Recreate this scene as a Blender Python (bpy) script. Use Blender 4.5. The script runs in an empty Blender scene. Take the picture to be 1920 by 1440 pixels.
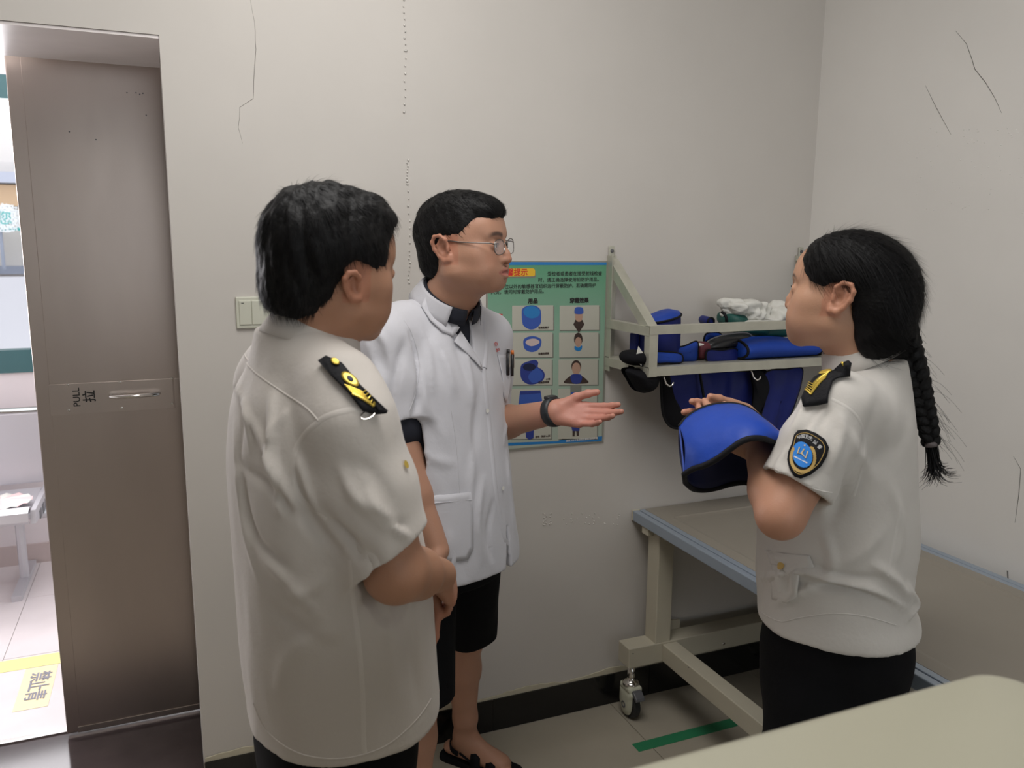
import bpy, bmesh, math, random
import numpy as np
from mathutils import Vector, Matrix
from mathutils.bvhtree import BVHTree
sc = bpy.context.scene
COL = sc.collection
R = math.radians
# ------------------------------------------------------------------ camera
YAW, PITCH, ROLL, FPX, CH = R(22.6578), R(9.8062), R(0.4350), 1541.04, 1.60
VF = np.array([math.sin(YAW)*math.cos(PITCH), math.cos(YAW)*math.cos(PITCH), -math.sin(PITCH)])
_r = np.array([math.cos(YAW), -math.sin(YAW), 0.]); _u = np.cross(_r, VF)
VR = _r*math.cos(ROLL)+_u*math.sin(ROLL); VU = np.cross(VR, VF)
EYE = np.array([0, 0, CH])
HV = np.array([math.sin(YAW), math.cos(YAW), 0.]); HW = _r.copy()      # horizontal view direction, and its right hand
cd = bpy.data.cameras.new('camera'); cam = bpy.data.objects.new('camera', cd); COL.objects.link(cam)
cd.sensor_width = 36; cd.lens = FPX/1920*36; cd.clip_start = .02
M = Matrix.Identity(4)
for i in range(3):
    M[i][0] = VR[i]; M[i][1] = VU[i]; M[i][2] = -VF[i]; M[i][3] = EYE[i]
cam.matrix_world = M; sc.camera = cam
cd.dof.use_dof = True; cd.dof.focus_distance = 2.0; cd.dof.aperture_fstop = 28.9/5.0
# ------------------------------------------------------------------ world, lights, exposure
sc.view_settings.view_transform = 'Standard'; sc.view_settings.look = 'None'
sc.view_settings.gamma = 1; sc.view_settings.use_curve_mapping = False
sc.view_settings.exposure = -0.18
wd = bpy.data.worlds.new('world'); sc.world = wd; wd.use_nodes = True
nt = wd.node_tree; bg = nt.nodes['Background']
bg.inputs[0].default_value = (.86, .93, 1.0, 1); bg.inputs[1].default_value = 2.2
def area(name, loc, target, sx, sy, power, col):
    l = bpy.data.lights.new(name, 'AREA'); l.shape = 'RECTANGLE'; l.size = sx; l.size_y = sy; l.energy = power; l.color = col
    o = bpy.data.objects.new(name, l); COL.objects.link(o); o.location = loc
    o.rotation_euler = (Vector(target)-Vector(loc)).to_track_quat('-Z', 'Y').to_euler(); return o
area('rear_fill_light', (1.0, -2.45, 1.75), (1.0, 1.5, 1.45), 2.2, 1.5, 8, (.95, .97, 1.0))  # added fill lamp behind the camera, set inside an invented window
area('ceiling_panel_light', (.40, 1.15, 2.82), (.55, 1.25, 0), 1.3, 1.0, 30, (1.0, .98, .955))  # unseen overhead panel lamp; the ceiling has no opening for daylight
area('corridor_daylight', (-.9, 3.7, 2.7), (-.9, 3.75, 0), 2.4, 1.4, 22, (1.0, .96, 1.0))
area('corridor_window_daylight', (-1.2, 4.42, 1.6), (-1.0, 2.5, 1.9), 2.6, 1.3, 85, (1.0, .97, 1.0))
# ------------------------------------------------------------------ pixel rays
def ray(x, y): return VF+VR*(x-960)/FPX+VU*(720-y)/FPX
def onz(x, y, z): d = ray(x, y); return EYE+d*(z-CH)/d[2]
def onY(x, y, Y): d = ray(x, y); return EYE+d*Y/d[1]
def onX(x, y, X): d = ray(x, y); return EYE+d*X/d[0]
def at(x, y, dist): d = ray(x, y); return EYE+d*dist/d.dot(HV)
# ------------------------------------------------------------------ materials
MATS = {}
def mat(name, col, rough=.6, metal=0, bump=0, bscale=40, var=0, vscale=5, spec=.5, sss=0, coat=0, sheen=0, aniso=None, emit=None, vcol=False, alpha=None, trans=0, wave=None):
    m = bpy.data.materials.new(name); m.use_nodes = True; n = m.node_tree; L = n.links
    b = n.nodes['Principled BSDF']; b.inputs['Base Color'].default_value = (*col, 1); b.inputs['Roughness'].default_value = rough
    b.inputs['Metallic'].default_value = metal; b.inputs['Specular IOR Level'].default_value = spec
    tc = n.nodes.new('ShaderNodeTexCoord')
    src = tc.outputs['Object']
    if aniso:
        mp = n.nodes.new('ShaderNodeMapping'); mp.inputs['Scale'].default_value = aniso; L.new(src, mp.inputs[0]); src = mp.outputs[0]
    colsock = None
    if vcol:
        a = n.nodes.new('ShaderNodeAttribute'); a.attribute_name = 'Col'; colsock = a.outputs['Color']
    if var:
        no = n.nodes.new('ShaderNodeTexNoise'); no.inputs['Scale'].default_value = vscale; no.inputs['Detail'].default_value = 6; L.new(src, no.inputs['Vector'])
        mx = n.nodes.new('ShaderNodeMix'); mx.data_type = 'RGBA'; mx.blend_type = 'MULTIPLY'; mx.inputs[0].default_value = 1
        mr = n.nodes.new('ShaderNodeMapRange'); mr.inputs[1].default_value = .3; mr.inputs[2].default_value = .7
        mr.inputs[3].default_value = 1-var; mr.inputs[4].default_value = 1+var; L.new(no.outputs['Fac'], mr.inputs[0])
        mx.inputs[6].default_value = (*col, 1)
        if colsock: L.new(colsock, mx.inputs[6])
        L.new(mr.outputs[0], mx.inputs[7]); colsock = mx.outputs[2]
    if colsock: L.new(colsock, b.inputs['Base Color'])
    if bump:
        n2 = n.nodes.new('ShaderNodeTexNoise'); n2.inputs['Scale'].default_value = bscale; n2.inputs['Detail'].default_value = 4; L.new(src, n2.inputs['Vector'])
        bp = n.nodes.new('ShaderNodeBump'); bp.inputs['Strength'].default_value = bump; bp.inputs['Distance'].default_value = .004
        L.new(n2.outputs['Fac'], bp.inputs['Height']); L.new(bp.outputs[0], b.inputs['Normal'])
    if sss:
        b.inputs['Subsurface Weight'].default_value = sss; b.inputs['Subsurface Radius'].default_value = (1, .35, .2); b.inputs['Subsurface Scale'].default_value = .008
    if coat: b.inputs['Coat Weight'].default_value = coat
    if sheen: b.inputs['Sheen Weight'].default_value = sheen
    if trans: b.inputs['Transmission Weight'].default_value = trans
    if alpha is not None: b.inputs['Alpha'].default_value = alpha
    if emit:
        b.inputs['Emission Color'].default_value = (*emit[0], 1); b.inputs['Emission Strength'].default_value = emit[1]
    MATS[name] = m; return m
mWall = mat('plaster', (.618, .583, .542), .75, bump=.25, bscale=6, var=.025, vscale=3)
mWallR = mat('plaster_right_lit', (.77, .745, .71), .7, bump=.3, bscale=9, var=.025, vscale=3)  # paler than the back wall: the stronger light here is put into the colour
mCeil = mat('ceiling_paint', (.75, .74, .72), .8)
mReveal = mat('reveal_board', (.80, .74, .73), .35, var=.04, vscale=8)
mTile = mat('floor_tile', (.40, .36, .29), .16, var=.05, vscale=4)
mGrout = mat('grout', (.16, .13, .1), .8)
mBlackTile = mat('black_tile', (.012, .012, .012), .12, var=.2, vscale=8)
mStone = mat('dark_stone', (.06, .045, .045), .12, var=.15, vscale=9)
mCorrFloor = mat('corridor_tile', (.72, .66, .66), .2, var=.04)
mCorrWall = mat('corridor_paint', (.75, .69, .70), .7)
mSteel = mat('brushed_steel', (.50, .43, .39), .36, metal=1, bump=.9, bscale=2.2, var=.09, vscale=3, aniso=(1, 1, .35))
mSteel2 = mat('steel_plate', (.54, .47, .43), .34, metal=1, var=.06, vscale=6)
mChrome = mat('chrome', (.75, .73, .7), .15, metal=1)
mZinc = mat('angle_steel', (.53, .52, .44), .45, metal=.45, bump=.1, bscale=80, var=.10, vscale=14)
mCream = mat('cream_enamel', (.52, .48, .38), .4, var=.03, vscale=10)
mTop = mat('table_top', (.30, .27, .225), .45, var=.02)
mRail = mat('blue_grey_aluminium', (.36, .42, .50), .35, metal=.35)
mDarkGroove = mat('groove_rubber', (.03, .035, .045), .6)
mSwitch = mat('switch_plastic', (.60, .60, .50), .35)
mBlackP = mat('black_plastic', (.02, .02, .022), .4)
mGreyP = mat('grey_plastic', (.11, .11, .12), .45)
mRubber = mat('tyre_rubber', (.02, .02, .022), .6)
mWinFrame = mat('green_window_frame', (.05, .13, .14), .4)
mGlass = mat('window_glass', (1, 1, 1), .02, trans=1, spec=.3)
mSeat = mat('painted_steel_seat', (.55, .54, .57), .35, metal=.3)
mYellow = mat('yellow_tape', (.80, .76, .28), .5)
mPaleTape = mat('pale_yellow_label', (.80, .68, .42), .5)
mGreenTape = mat('green_tape', (.03, .22, .10), .4)
mInk = mat('ink_black', (.015, .013, .013), .6)
mInkRed = mat('ink_red', (.62, .03, .02), .6)
mInkGrey = mat('ink_grey', (.22, .22, .26), .6)
mWhiteInk = mat('ink_white', (.75, .75, .75), .6)
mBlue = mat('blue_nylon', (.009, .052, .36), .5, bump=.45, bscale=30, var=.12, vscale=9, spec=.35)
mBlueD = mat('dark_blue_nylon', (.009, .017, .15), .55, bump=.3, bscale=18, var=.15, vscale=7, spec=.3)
mNavy = mat('navy_lining', (.006, .01, .05), .6, bump=.2, bscale=30)
mTrim = mat('black_binding', (.006, .006, .008), .7, bump=.3, bscale=200, spec=.25)
mBlackCloth = mat('black_cloth', (.006, .006, .008), .85, bump=.3, bscale=60, spec=.2)
mTrouser = mat('black_trouser_cloth', (.004, .004, .005), .9, bump=.2, bscale=40, spec=.15)
mGreen = mat('green_nylon', (.01, .09, .075), .55, bump=.3, bscale=30, var=.15, vscale=9)
mWhiteCloth = mat('white_cotton', (.72, .71, .66), .85, bump=.4, bscale=60)
mMaroon = mat('maroon_lining', (.12, .02, .03), .6)
mMachine = mat('cream_housing', (.42, .405, .31), .35, var=.01)
mShirt = mat('white_uniform_cloth', (.56, .515, .47), .8, bump=.12, bscale=120, sheen=.2)
mShirt2 = mat('white_blouse_cloth', (.57, .54, .50), .8, bump=.12, bscale=120, sheen=.2)
mCoat = mat('white_lab_coat_cloth', (.57, .565, .60), .75, bump=.12, bscale=120, sheen=.2)
mPolo = mat('navy_polo_cloth', (.01, .012, .022), .8)
mSkin = mat('skin', (.5, .3, .2), .5, vcol=True, sss=.12, bump=.08, bscale=260, spec=.4)
mHair = mat('black_hair', (.005, .0048, .005), .55, bump=.5, bscale=120, spec=.2)
mHairM = mat('hair_strands', (.006, .0055, .006), .6, spec=.15)
mGold = mat('gold_thread', (.75, .55, .10), .35, metal=.7)
mGoldDull = mat('dull_gold_thread', (.50, .33, .10), .6)
mPatchBlue = mat('emblem_blue', (.02, .22, .70), .6)
mBand = mat('black_band', (.015, .018, .022), .45)
mEye = mat('eye_white', (.62, .58, .54), .2)
mIris = mat('iris_dark', (.015, .008, .005), .15)
mFrameM = mat('glasses_metal', (.22, .20, .19), .3, metal=1)
mLens = mat('glasses_lens', (.9, .95, 1), .03, alpha=.10, spec=.6)
mOrange = mat('orange_clip', (.8, .2, .03), .4)
mSign = mat('outdoor_sign_teal', (.05, .45, .42), .5)
mOut = mat('outdoor_render', (.72, .66, .62), .8)
mOutTan = mat('outdoor_tan_band', (.72, .48, .30), .8)
mOutGrey = mat('outdoor_grey', (.35, .37, .45), .8)
mPosterFrame = mat('poster_frame_grey', (.35, .35, .30), .4, metal=.4)
def poster_mat():
    m = bpy.data.materials.new('poster_green_print'); m.use_nodes = True; n = m.node_tree; L = n.links; b = n.nodes['Principled BSDF']
    tc = n.nodes.new('ShaderNodeTexCoord'); sp = n.nodes.new('ShaderNodeSeparateXYZ'); L.new(tc.outputs['Generated'], sp.inputs[0])
    cr = n.nodes.new('ShaderNodeValToRGB'); cr.color_ramp.elements[0].color = (.42, .47, .40, 1); cr.color_ramp.elements[1].color = (.10, .32, .18, 1)
    cr.color_ramp.elements[0].position = .0; cr.color_ramp.elements[1].position = 1.
    e = cr.color_ramp.elements.new(.62); e.color = (.26, .42, .32, 1)
    L.new(sp.outputs['Z'], cr.inputs[0]); L.new(cr.outputs[0], b.inputs['Base Color']); b.inputs['Roughness'].default_value = .35
    return m
mPoster = poster_mat()
mPBlue = mat('print_blue', (.02, .20, .52), .35)
mPYellow = mat('print_yellow', (.80, .48, .03), .35)
mPWhite = mat('print_off_white', (.50, .49, .42), .35)
mPShade = mat('print_grey', (.20, .21, .18), .35)
mPSkin = mat('print_skin', (.48, .30, .22), .35)
mPBlueD = mat('print_dark_blue', (.025, .045, .25), .35)
mPBlueM = mat('print_mid_blue', (.04, .10, .42), .35)
mPBrown = mat('print_brown', (.05, .03, .025), .35)
mPPink = mat('print_pale_pink', (.60, .48, .46), .35)
# ------------------------------------------------------------------ object helpers
def link(name, me, m=None, parent=None, smooth=False):
    o = bpy.data.objects.new(name, me); COL.objects.link(o)
    if m is not None and not me.materials:
        for mm in (m if isinstance(m, (list, tuple)) else [m]): me.materials.append(mm)
    if smooth: me.polygons.foreach_set('use_smooth', [True]*len(me.polygons))
    if parent is not None: o.parent = parent
    return o
def empty(name, loc, rz=0):
    o = bpy.data.objects.new(name, None); COL.objects.link(o); o.location = loc; o.rotation_euler = (0, 0, rz); o.empty_display_size = .05; return o
def tag(o, label=None, cat=None, group=None, kind=None):
    if label: o['label'] = label
    if cat: o['category'] = cat
    if group: o['group'] = group
    if kind: o['kind'] = kind
    return o
class MB:
    """collects shapes (world coordinates) into one mesh"""
    def __init__(s): s.v = []; s.f = []; s.mi = []; s.cm = 0
    def add(s, vs, fs):
        o = len(s.v); s.v += [tuple(map(float, v)) for v in vs]; s.f += [tuple(i+o for i in f) for f in fs]; s.mi += [s.cm]*len(fs); return s
    def box(s, a, b):
        x0, y0, z0 = a; x1, y1, z1 = b
        return s.add([(x0,y0,z0),(x1,y0,z0),(x1,y1,z0),(x0,y1,z0),(x0,y0,z1),(x1,y0,z1),(x1,y1,z1),(x0,y1,z1)],
                     [(0,3,2,1),(4,5,6,7),(0,1,5,4),(1,2,6,5),(2,3,7,6),(3,0,4,7)])
    def tube(s, pts, r, n=8, flat=1, cap=True, up=(0,0,1)):
        pts = [np.array(p, float) for p in pts]; rr = r if isinstance(r, (list, tuple, np.ndarray)) else [r]*len(pts)
        vs = []; a = None
        for i, p in enumerate(pts):
            t = pts[min(i+1, len(pts)-1)]-pts[max(i-1, 0)]; t = t/(np.linalg.norm(t)+1e-12)
            if a is None:
                a = np.cross(t, up); a = a if np.linalg.norm(a) > .1 else np.cross(t, (1,0,0))
            a = a-t*a.dot(t); a /= np.linalg.norm(a); b = np.cross(t, a)
            for k in range(n):
                an = 2*math.pi*k/n; vs.append(p+rr[i]*(a*math.cos(an)+b*math.sin(an)*flat))
        fs = [(i*n+k, i*n+(k+1)%n, (i+1)*n+(k+1)%n, (i+1)*n+k) for i in range(len(pts)-1) for k in range(n)]
        if cap: fs += [tuple(range(n-1, -1, -1)), tuple((len(pts)-1)*n+k for k in range(n))]
        return s.add(vs, fs)
    def lathe(s, c, axis, prof, n=20, cap=True):
        ax = np.array(axis, float); ax /= np.linalg.norm(ax); a = np.cross(ax, (0,0,1)); a = a if np.linalg.norm(a) > .1 else np.cross(ax, (1,0,0)); a /= np.linalg.norm(a); b = np.cross(ax, a)
        c = np.array(c, float); vs = [c+ax*h+r*(a*math.cos(2*math.pi*k/n)+b*math.sin(2*math.pi*k/n)) for h, r in prof for k in range(n)]
        fs = [(i*n+k, i*n+(k+1)%n, (i+1)*n+(k+1)%n, (i+1)*n+k) for i in range(len(prof)-1) for k in range(n)]
        if cap: fs += [tuple(range(n-1, -1, -1)), tuple((len(prof)-1)*n+k for k in range(n))]
        return s.add(vs, fs)
    def grid(s, P, closed=False):
        P = np.asarray(P, float); n, m = P.shape[:2]
        fs = [(i*m+j, i*m+(j+1)%m, (i+1)*m+(j+1)%m, (i+1)*m+j) for i in range(n-1) for j in range(m if closed else m-1)]
        return s.add(P.reshape(-1, 3), fs)
    def prism(s, poly, y0, y1):      # polygon in x,z extruded along y
        n = len(poly); vs = [(x, y0, z) for x, z in poly]+[(x, y1, z) for x, z in poly]
        return s.add(vs, [tuple(range(n)), tuple(range(2*n-1, n-1, -1))]+[(i, i+n, (i+1) % n+n, (i+1) % n) for i in range(n)])
    def mesh(s, name):
        me = bpy.data.meshes.new(name); me.from_pydata(s.v, [], s.f)
        if any(s.mi): me.polygons.foreach_set('material_index', s.mi)
        bm = bmesh.new(); bm.from_mesh(me); bmesh.ops.recalc_face_normals(bm, faces=bm.faces); bm.to_mesh(me); bm.free()
        me.update(); return me
    def build(s, name, m, parent=None, bevel=0, smooth=False, seg=2, subsurf=0, solid=0):
        me = s.mesh(name); o = link(name, me, m, parent, smooth)
        if solid:
            md = o.modifiers.new('solid', 'SOLIDIFY'); md.thickness = solid; md.offset = 0
        if bevel:
            md = o.modifiers.new('bevel', 'BEVEL'); md.width = bevel; md.segments = seg; md.limit_method = 'ANGLE'
        if subsurf:
            md = o.modifiers.new('sub', 'SUBSURF'); md.levels = md.render_levels = subsurf
        if parent is not None and parent.type == 'EMPTY':
            o.matrix_parent_inverse = parent.matrix_basis.inverted()
        return o
def anchor(name, loc): return empty(name, loc)
def structure(o): o['kind'] = 'structure'; return o
def text_mesh(body, size, offset=0, align='CENTER', spacing=1.0):
    c = bpy.data.curves.new('t', 'FONT'); c.body = body; c.size = size; c.offset = offset; c.align_x = align; c.align_y = 'CENTER'; c.resolution_u = 2
    c.space_character = spacing; c.fill_mode = 'FRONT'
    o = bpy.data.objects.new('t', c); COL.objects.link(o)
    dg = bpy.context.evaluated_depsgraph_get(); me = bpy.data.meshes.new_from_object(o.evaluated_get(dg))
    vs = np.array([v.co[:] for v in me.vertices]).reshape(-1, 3); fs = [tuple(p.vertices) for p in me.polygons]
    bpy.data.objects.remove(o); bpy.data.curves.remove(c); bpy.data.meshes.remove(me)
    return vs, fs
def text_on(mb, body, size, c, U, V, N=(0,0,0), lift=0, offset=0, **k):
    vs, fs = text_mesh(body, size, **k)
    if offset and len(vs):      # heavier strokes: the outline laid down again, shifted all round
        sh = [(0, 0)]+[(offset*f_*math.cos(a), offset*f_*math.sin(a)) for f_, na in (((1, 4),) if offset < .01 else ((1, 14), (.6, 10))) for a in np.linspace(.785, .785+2*math.pi, na, endpoint=False)]
        n0 = len(vs); V0 = vs.copy(); V0[:, 2] = 0; vs = np.concatenate([V0+np.array([a, b, 0]) for a, b in sh]); lay = np.repeat(np.arange(len(sh)), n0)*(2.5e-5 if offset < .01 else .0015); fs = [tuple(i+q*n0 for i in f_) for q in range(len(sh)) for f_ in fs]
    c = np.array(c, float); U = np.array(U, float); V = np.array(V, float)
    W_ = np.cross(U, V)
    if len(vs): mb.add([c+U*v[0]+V*v[1]+W_*(lay[i] if offset else 0) for i, v in enumerate(vs)], fs)
    return mb
# ------------------------------------------------------------------ room shell
WY, WX, CZ = 2.33, 2.113, 2.9
DT = 2.72                                   # back of the doorway reveal
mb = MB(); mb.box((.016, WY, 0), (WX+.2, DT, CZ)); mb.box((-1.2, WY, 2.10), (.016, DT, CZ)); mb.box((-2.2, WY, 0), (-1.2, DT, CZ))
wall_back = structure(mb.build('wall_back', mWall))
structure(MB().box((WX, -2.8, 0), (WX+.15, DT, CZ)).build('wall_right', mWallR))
structure(MB().box((-2.2, -2.8, 0), (-2.05, DT, CZ)).build('wall_left', mWall))
structure(MB().box((-2.2, -2.8, CZ), (WX+.15, DT, CZ+.1)).build('ceiling', mCeil))
mb = MB(); mb.box((-2.2, -2.8, 0), (WX+.15, -2.65, .95)); mb.box((-2.2, -2.8, 2.5), (WX+.15, -2.65, CZ)); mb.box((-2.2, -2.8, .95), (-.2, -2.65, 2.5)); mb.box((2.15, -2.8, .95), (WX+.15, -2.65, 2.5))
structure(mb.build('wall_rear', mWall))
mb = MB()
for a, b in (((-.2, -2.78, .95), (-.15, -2.68, 2.5)), ((2.06, -2.78, .95), (2.11, -2.68, 2.5)), ((.93, -2.78, .95), (.98, -2.68, 2.5)), ((-.2, -2.78, .95), (2.11, -2.68, 1.0)), ((-.2, -2.78, 2.45), (2.11, -2.68, 2.5))): mb.box(a, b)
structure(mb.build('window_1', mWinFrame))  # unseen window, added to go with the fill light from behind
# floor: a grout bed and single tiles
floor = structure(MB().box((-2.2, -2.8, -.05), (WX+.15, WY, -.004)).build('floor', mGrout))
TX, TY = 1.353, .60
xs = [TX+(k)*.6 for k in range(-6, 3)]; ys = [2.33-.6*k for k in range(0, 9)]
tile_me = {}
for i in range(len(xs)-1):
    for j in range(len(ys)-1):
        x0, x1 = xs[i]+.0012, min(xs[i+1], WX)-.0012; y1, y0 = ys[j]-.0012, ys[j+1]+.0012
        if x1-x0 < .05 or x1 < -1.9: continue
        key = round(x1-x0, 3)
        if key not in tile_me:
            tile_me[key] = MB().box((0, 0, -.006), (x1-x0, y1-y0, 0)).mesh('tile')
        o = link('tile', tile_me[key], mTile, floor); o.location = (x0, y0, 0)
# black skirting tiles
bb = structure(MB().box((.016, WY-.006, 0), (WX, WY+.002, .108)).build('baseboard_back', mGrout))
x = onY(922, 1330, WY)[0]; edges = [x+.6*k for k in range(-2, 4)]
for k in range(len(edges)-1):
    a, b = max(edges[k], .018)+.001, min(edges[k+1], WX)-.001
    if b-a > .03: MB().box((a, WY-.011, .001), (b, WY-.004, .112)).build('tile', mBlackTile, bb)
bbr = structure(MB().box((WX-.006, -2.6, 0), (WX+.002, WY-.01, .108)).build('baseboard_right', mGrout))
for k in range(8):
    MB().box((WX-.011, WY-.012-.6*(k+1)+.001, .001), (WX-.004, WY-.012-.6*k-.001, .112)).build('tile', mBlackTile, bbr)
# smeared cream putty line above the skirting
random.seed(4)
pts = []; n = 120
mb = MB(); top = []; bot = []
for i in range(n+1):
    X = .02+(WX-.02)*i/n; top.append((X, WY-.0035, .125+.006*math.sin(i*.35)+random.uniform(-.002, .003))); bot.append((X, WY-.0035, .109))
mb.grid([top, bot]); structure(mb.build('trim_1', mat('putty', (.60, .55, .42), .7, bump=.4, bscale=50), None, solid=.004))
# hairline crack, drip line and scuffs on the plaster
mCrack = mat('crack_dark', (.30, .28, .26), .9); mScuff = mat('pencil_mark', (.17, .16, .15), .9); mDrip = mat('drip_plaster', (.68, .66, .62), .6)
def wall_line(px, Y=None, X=None, w=.0012, m=mCrack, name='crack', parent=wall_back, jit=0):
    pts = [onY(a, b, Y) if Y is not None else onX(a, b, X) for a, b in px]
    pts = resample(pts, .02)
    if jit:
        rg = random.Random(3); pts = [p+np.array([rg.uniform(-jit, jit) if Y is not None else 0, 0 if Y is not None else rg.uniform(-jit, jit), rg.uniform(-jit, jit)]) for p in pts]
    nn = len(pts); MB().tube(pts, [w*(.25+.75*math.sin(math.pi*(i+.5)/nn)) for i in range(nn)], 4).build(name, m, parent)
def resample(pts, step):
    pts = [np.array(p, float) for p in pts]; out = [pts[0]]
    for a, b in zip(pts[:-1], pts[1:]):
        n = max(1, int(np.linalg.norm(b-a)/step))
        for k in range(1, n+1): out.append(a+(b-a)*k/n)
    return out
wall_line([(470, 0), (480, 60), (474, 185), (450, 200), (446, 240), (455, 270)], Y=WY, w=.0009, jit=.002)
for k, (a, b) in enumerate([((756, 0), (760, 95)), ((760, 95), (758, 210)), ((764, 300), (762, 345)), ((765, 345), (768, 455)), ((768, 470), (766, 530))]):
    rg = random.Random(k); mb = MB()
    for q in range(9):
        t = q/8; px = a[0]+(b[0]-a[0])*t+rg.uniform(-1.5, 1.5); py = a[1]+(b[1]-a[1])*t
        c = onY(px, py, WY); mb.lathe(c+np.array([0, -.0035, 0]), (0, 1, 0), [(0, .0003), (.0006, .002), (.0012, rg.uniform(.0016, .0034))], 7)
    mb.build('plaster_drip', mDrip, wall_back, smooth=True)
wr = bpy.data.objects['wall_right']
wall_line([(1792, 58), (1812, 82), (1822, 110), (1828, 130), (1848, 155), (1866, 185), (1878, 212)], X=WX, w=.0011, m=mScuff, name='pencil_scratch', parent=wr)
wall_line([(1735, 160), (1752, 195), (1768, 225), (1783, 252)], X=WX, w=.0009, m=mScuff, name='pencil_scratch', parent=wr)
wall_line([(1900, 855), (1914, 880), (1910, 930), (1903, 980)], X=WX, w=.0012, m=mScuff, name='pencil_scratch', parent=wr)
wall_line([(1889, 1070), (1890, 1088)], X=WX, w=.003, m=mScuff, name='scuff', parent=wr)
rg = random.Random(9); mb = MB()
for q in range(60):
    c = onX(rg.uniform(1700, 1918), rg.uniform(240, 400), WX); mb.lathe(c+np.array([-.002, 0, 0]), (1, 0, 0), [(0, .0002), (.001, .0012), (.003, rg.uniform(.001, .003))], 6)
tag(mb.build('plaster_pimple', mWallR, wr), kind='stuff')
mb = MB()
for q in range(46):
    c = onY(rg.choice([rg.uniform(1018, 1035), rg.uniform(1055, 1165)]), rg.uniform(962, 985), WY); mb.lathe(c+np.array([0, -.003, 0]), (0, 1, 0), [(0, .0002), (.0015, .0015), (.004, rg.uniform(.002, .004))], 6)
tag(mb.build('plaster_pimple', mWall, wall_back), kind='stuff')
# doorway reveal boards and threshold
structure(MB().box((-1.2, WY+.004, 2.092), (.0155, DT, 2.0995)).build('trim_2', mReveal))
structure(MB().box((-1.2, WY, -.05), (.6, 2.835, -.001)).build('trim_3', mStone))
structure(MB().box((-1.2, 2.835, -.05), (.6, 2.86, .004)).build('trim_4', mChrome))
# ------------------------------------------------------------------ corridor beyond the door
FY = 4.52
cf = structure(MB().box((-5, 2.86, -.05), (2, 7, -.003)).build('floor_corridor', mGrout))
for i in range(4):
    for j in range(3):
        o = MB().box((-2.47+.6*i+.001, 2.861+.6*j, -.004), (-2.47+.6*(i+1)-.001, 2.861+.6*(j+1)-.0025, 0)).build('tile', mCorrFloor, cf)
zs0, zs1 = onY(60, 697, FY)[2], onY(8, 140, FY)[2]
mb = MB(); mb.box((-5, FY, 0), (2, FY+.12, zs0)); mb.box((-5, FY, zs1), (2, FY+.12, 3.2)); mb.box((.3, FY, 0), (2, FY+.12, 3.2)); mb.box((-5, FY, 0), (-3.2, FY+.12, 3.2))
structure(mb.build('wall_corridor', mCorrWall))
structure(MB().box((-5, DT+.15, 2.95), (2, FY+.2, 3.05)).build('ceiling_corridor', mCeil))
structure(MB().box((-5, DT+.0, 0), (-1.2, DT+.02, 3.0)).build('wall_corridor_near', mCorrWall))
structure(MB().box((-5, FY-.012, 0), (2, FY, .10)).build('baseboard_corridor', mat('pink_grey_tile', (.55, .46, .44), .3)))
fz0, fz1 = zs0, onY(58, 655, FY)[2]; tz0 = onY(10, 185, FY)[2]
mb = MB(); mb.box((-3.2, FY-.01, fz0), (.3, FY+.07, fz1)); mb.box((-3.2, FY-.01, tz0), (.3, FY+.07, zs1))
for X in (-3.2, -1.75, .25): mb.box((X, FY-.01, fz1), (X+.05, FY+.07, tz0))
w2 = structure(mb.build('window_2', mWinFrame))
MB().box((-3.15, FY+.03, fz1), (-1.75, FY+.034, tz0)).build('pane', mGlass, w2); MB().box((-1.70, FY+.03, fz1), (.25, FY+.034, tz0)).build('pane', mGlass, w2)
# across the street: rendered facade with tan band, sign, bars, ledge
OY = 11.0
def oy(px, py, Y=OY): return onY(px, py, Y)
fac = anchor('building', (oy(0, 500)[0], OY, 0)); tag(fac, 'pale sunlit building outside the corridor window with tan band and teal sign', 'building')
MB().box((-9, OY+.3, -3), (0, OY+.6, 7)).build('facade', mOut, fac)
MB().box((-9, OY+.1, oy(0, 385)[2]), (0, OY+.3, oy(0, 345)[2])).build('tan_band', mOutTan, fac)
MB().box((-9, OY-.05, oy(0, 342)[2]), (0, OY+.3, oy(0, 322)[2])).build('ledge', mat('ledge_grey', (.5, .5, .58), .7), fac)
MB().box((-9, OY+.15, oy(0, 515)[2]), (0, OY+.3, oy(0, 500)[2])).build('dark_band', mOutGrey, fac)
MB().box((-9, OY-.6, -3), (0, OY-.4, oy(0, 516)[2])).build('parapet', mat('parapet_pale', (.55, .52, .54), .8), fac)
for k in range(10):
    X = oy(48, 470)[0]-.22*k; MB().box((X-.03, OY, oy(0, 505)[2]), (X, OY+.05, oy(0, 425)[2])).build('bar', mOutGrey, fac)
MB().box((-9, OY, oy(0, 432)[2]), (0, OY+.08, oy(0, 426)[2])).build('rail', mSign, fac)
c = oy(12, 411); s = 16*np.linalg.norm(oy(1, 411)-oy(0, 411))*1.9
mb = MB(); text_on(mb, '您', s, c+np.array([0, -.10, 0]), (1,0,0), (0,0,1), offset=.09); mb.build('sign_backing', mat('sign_white', (.9, .9, .9), .5), fac)
mb = MB(); text_on(mb, '您', s, c+np.array([0, -.14, 0]), (1,0,0), (0,0,1)); mb.build('sign_lettering', mSign, fac)
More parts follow.
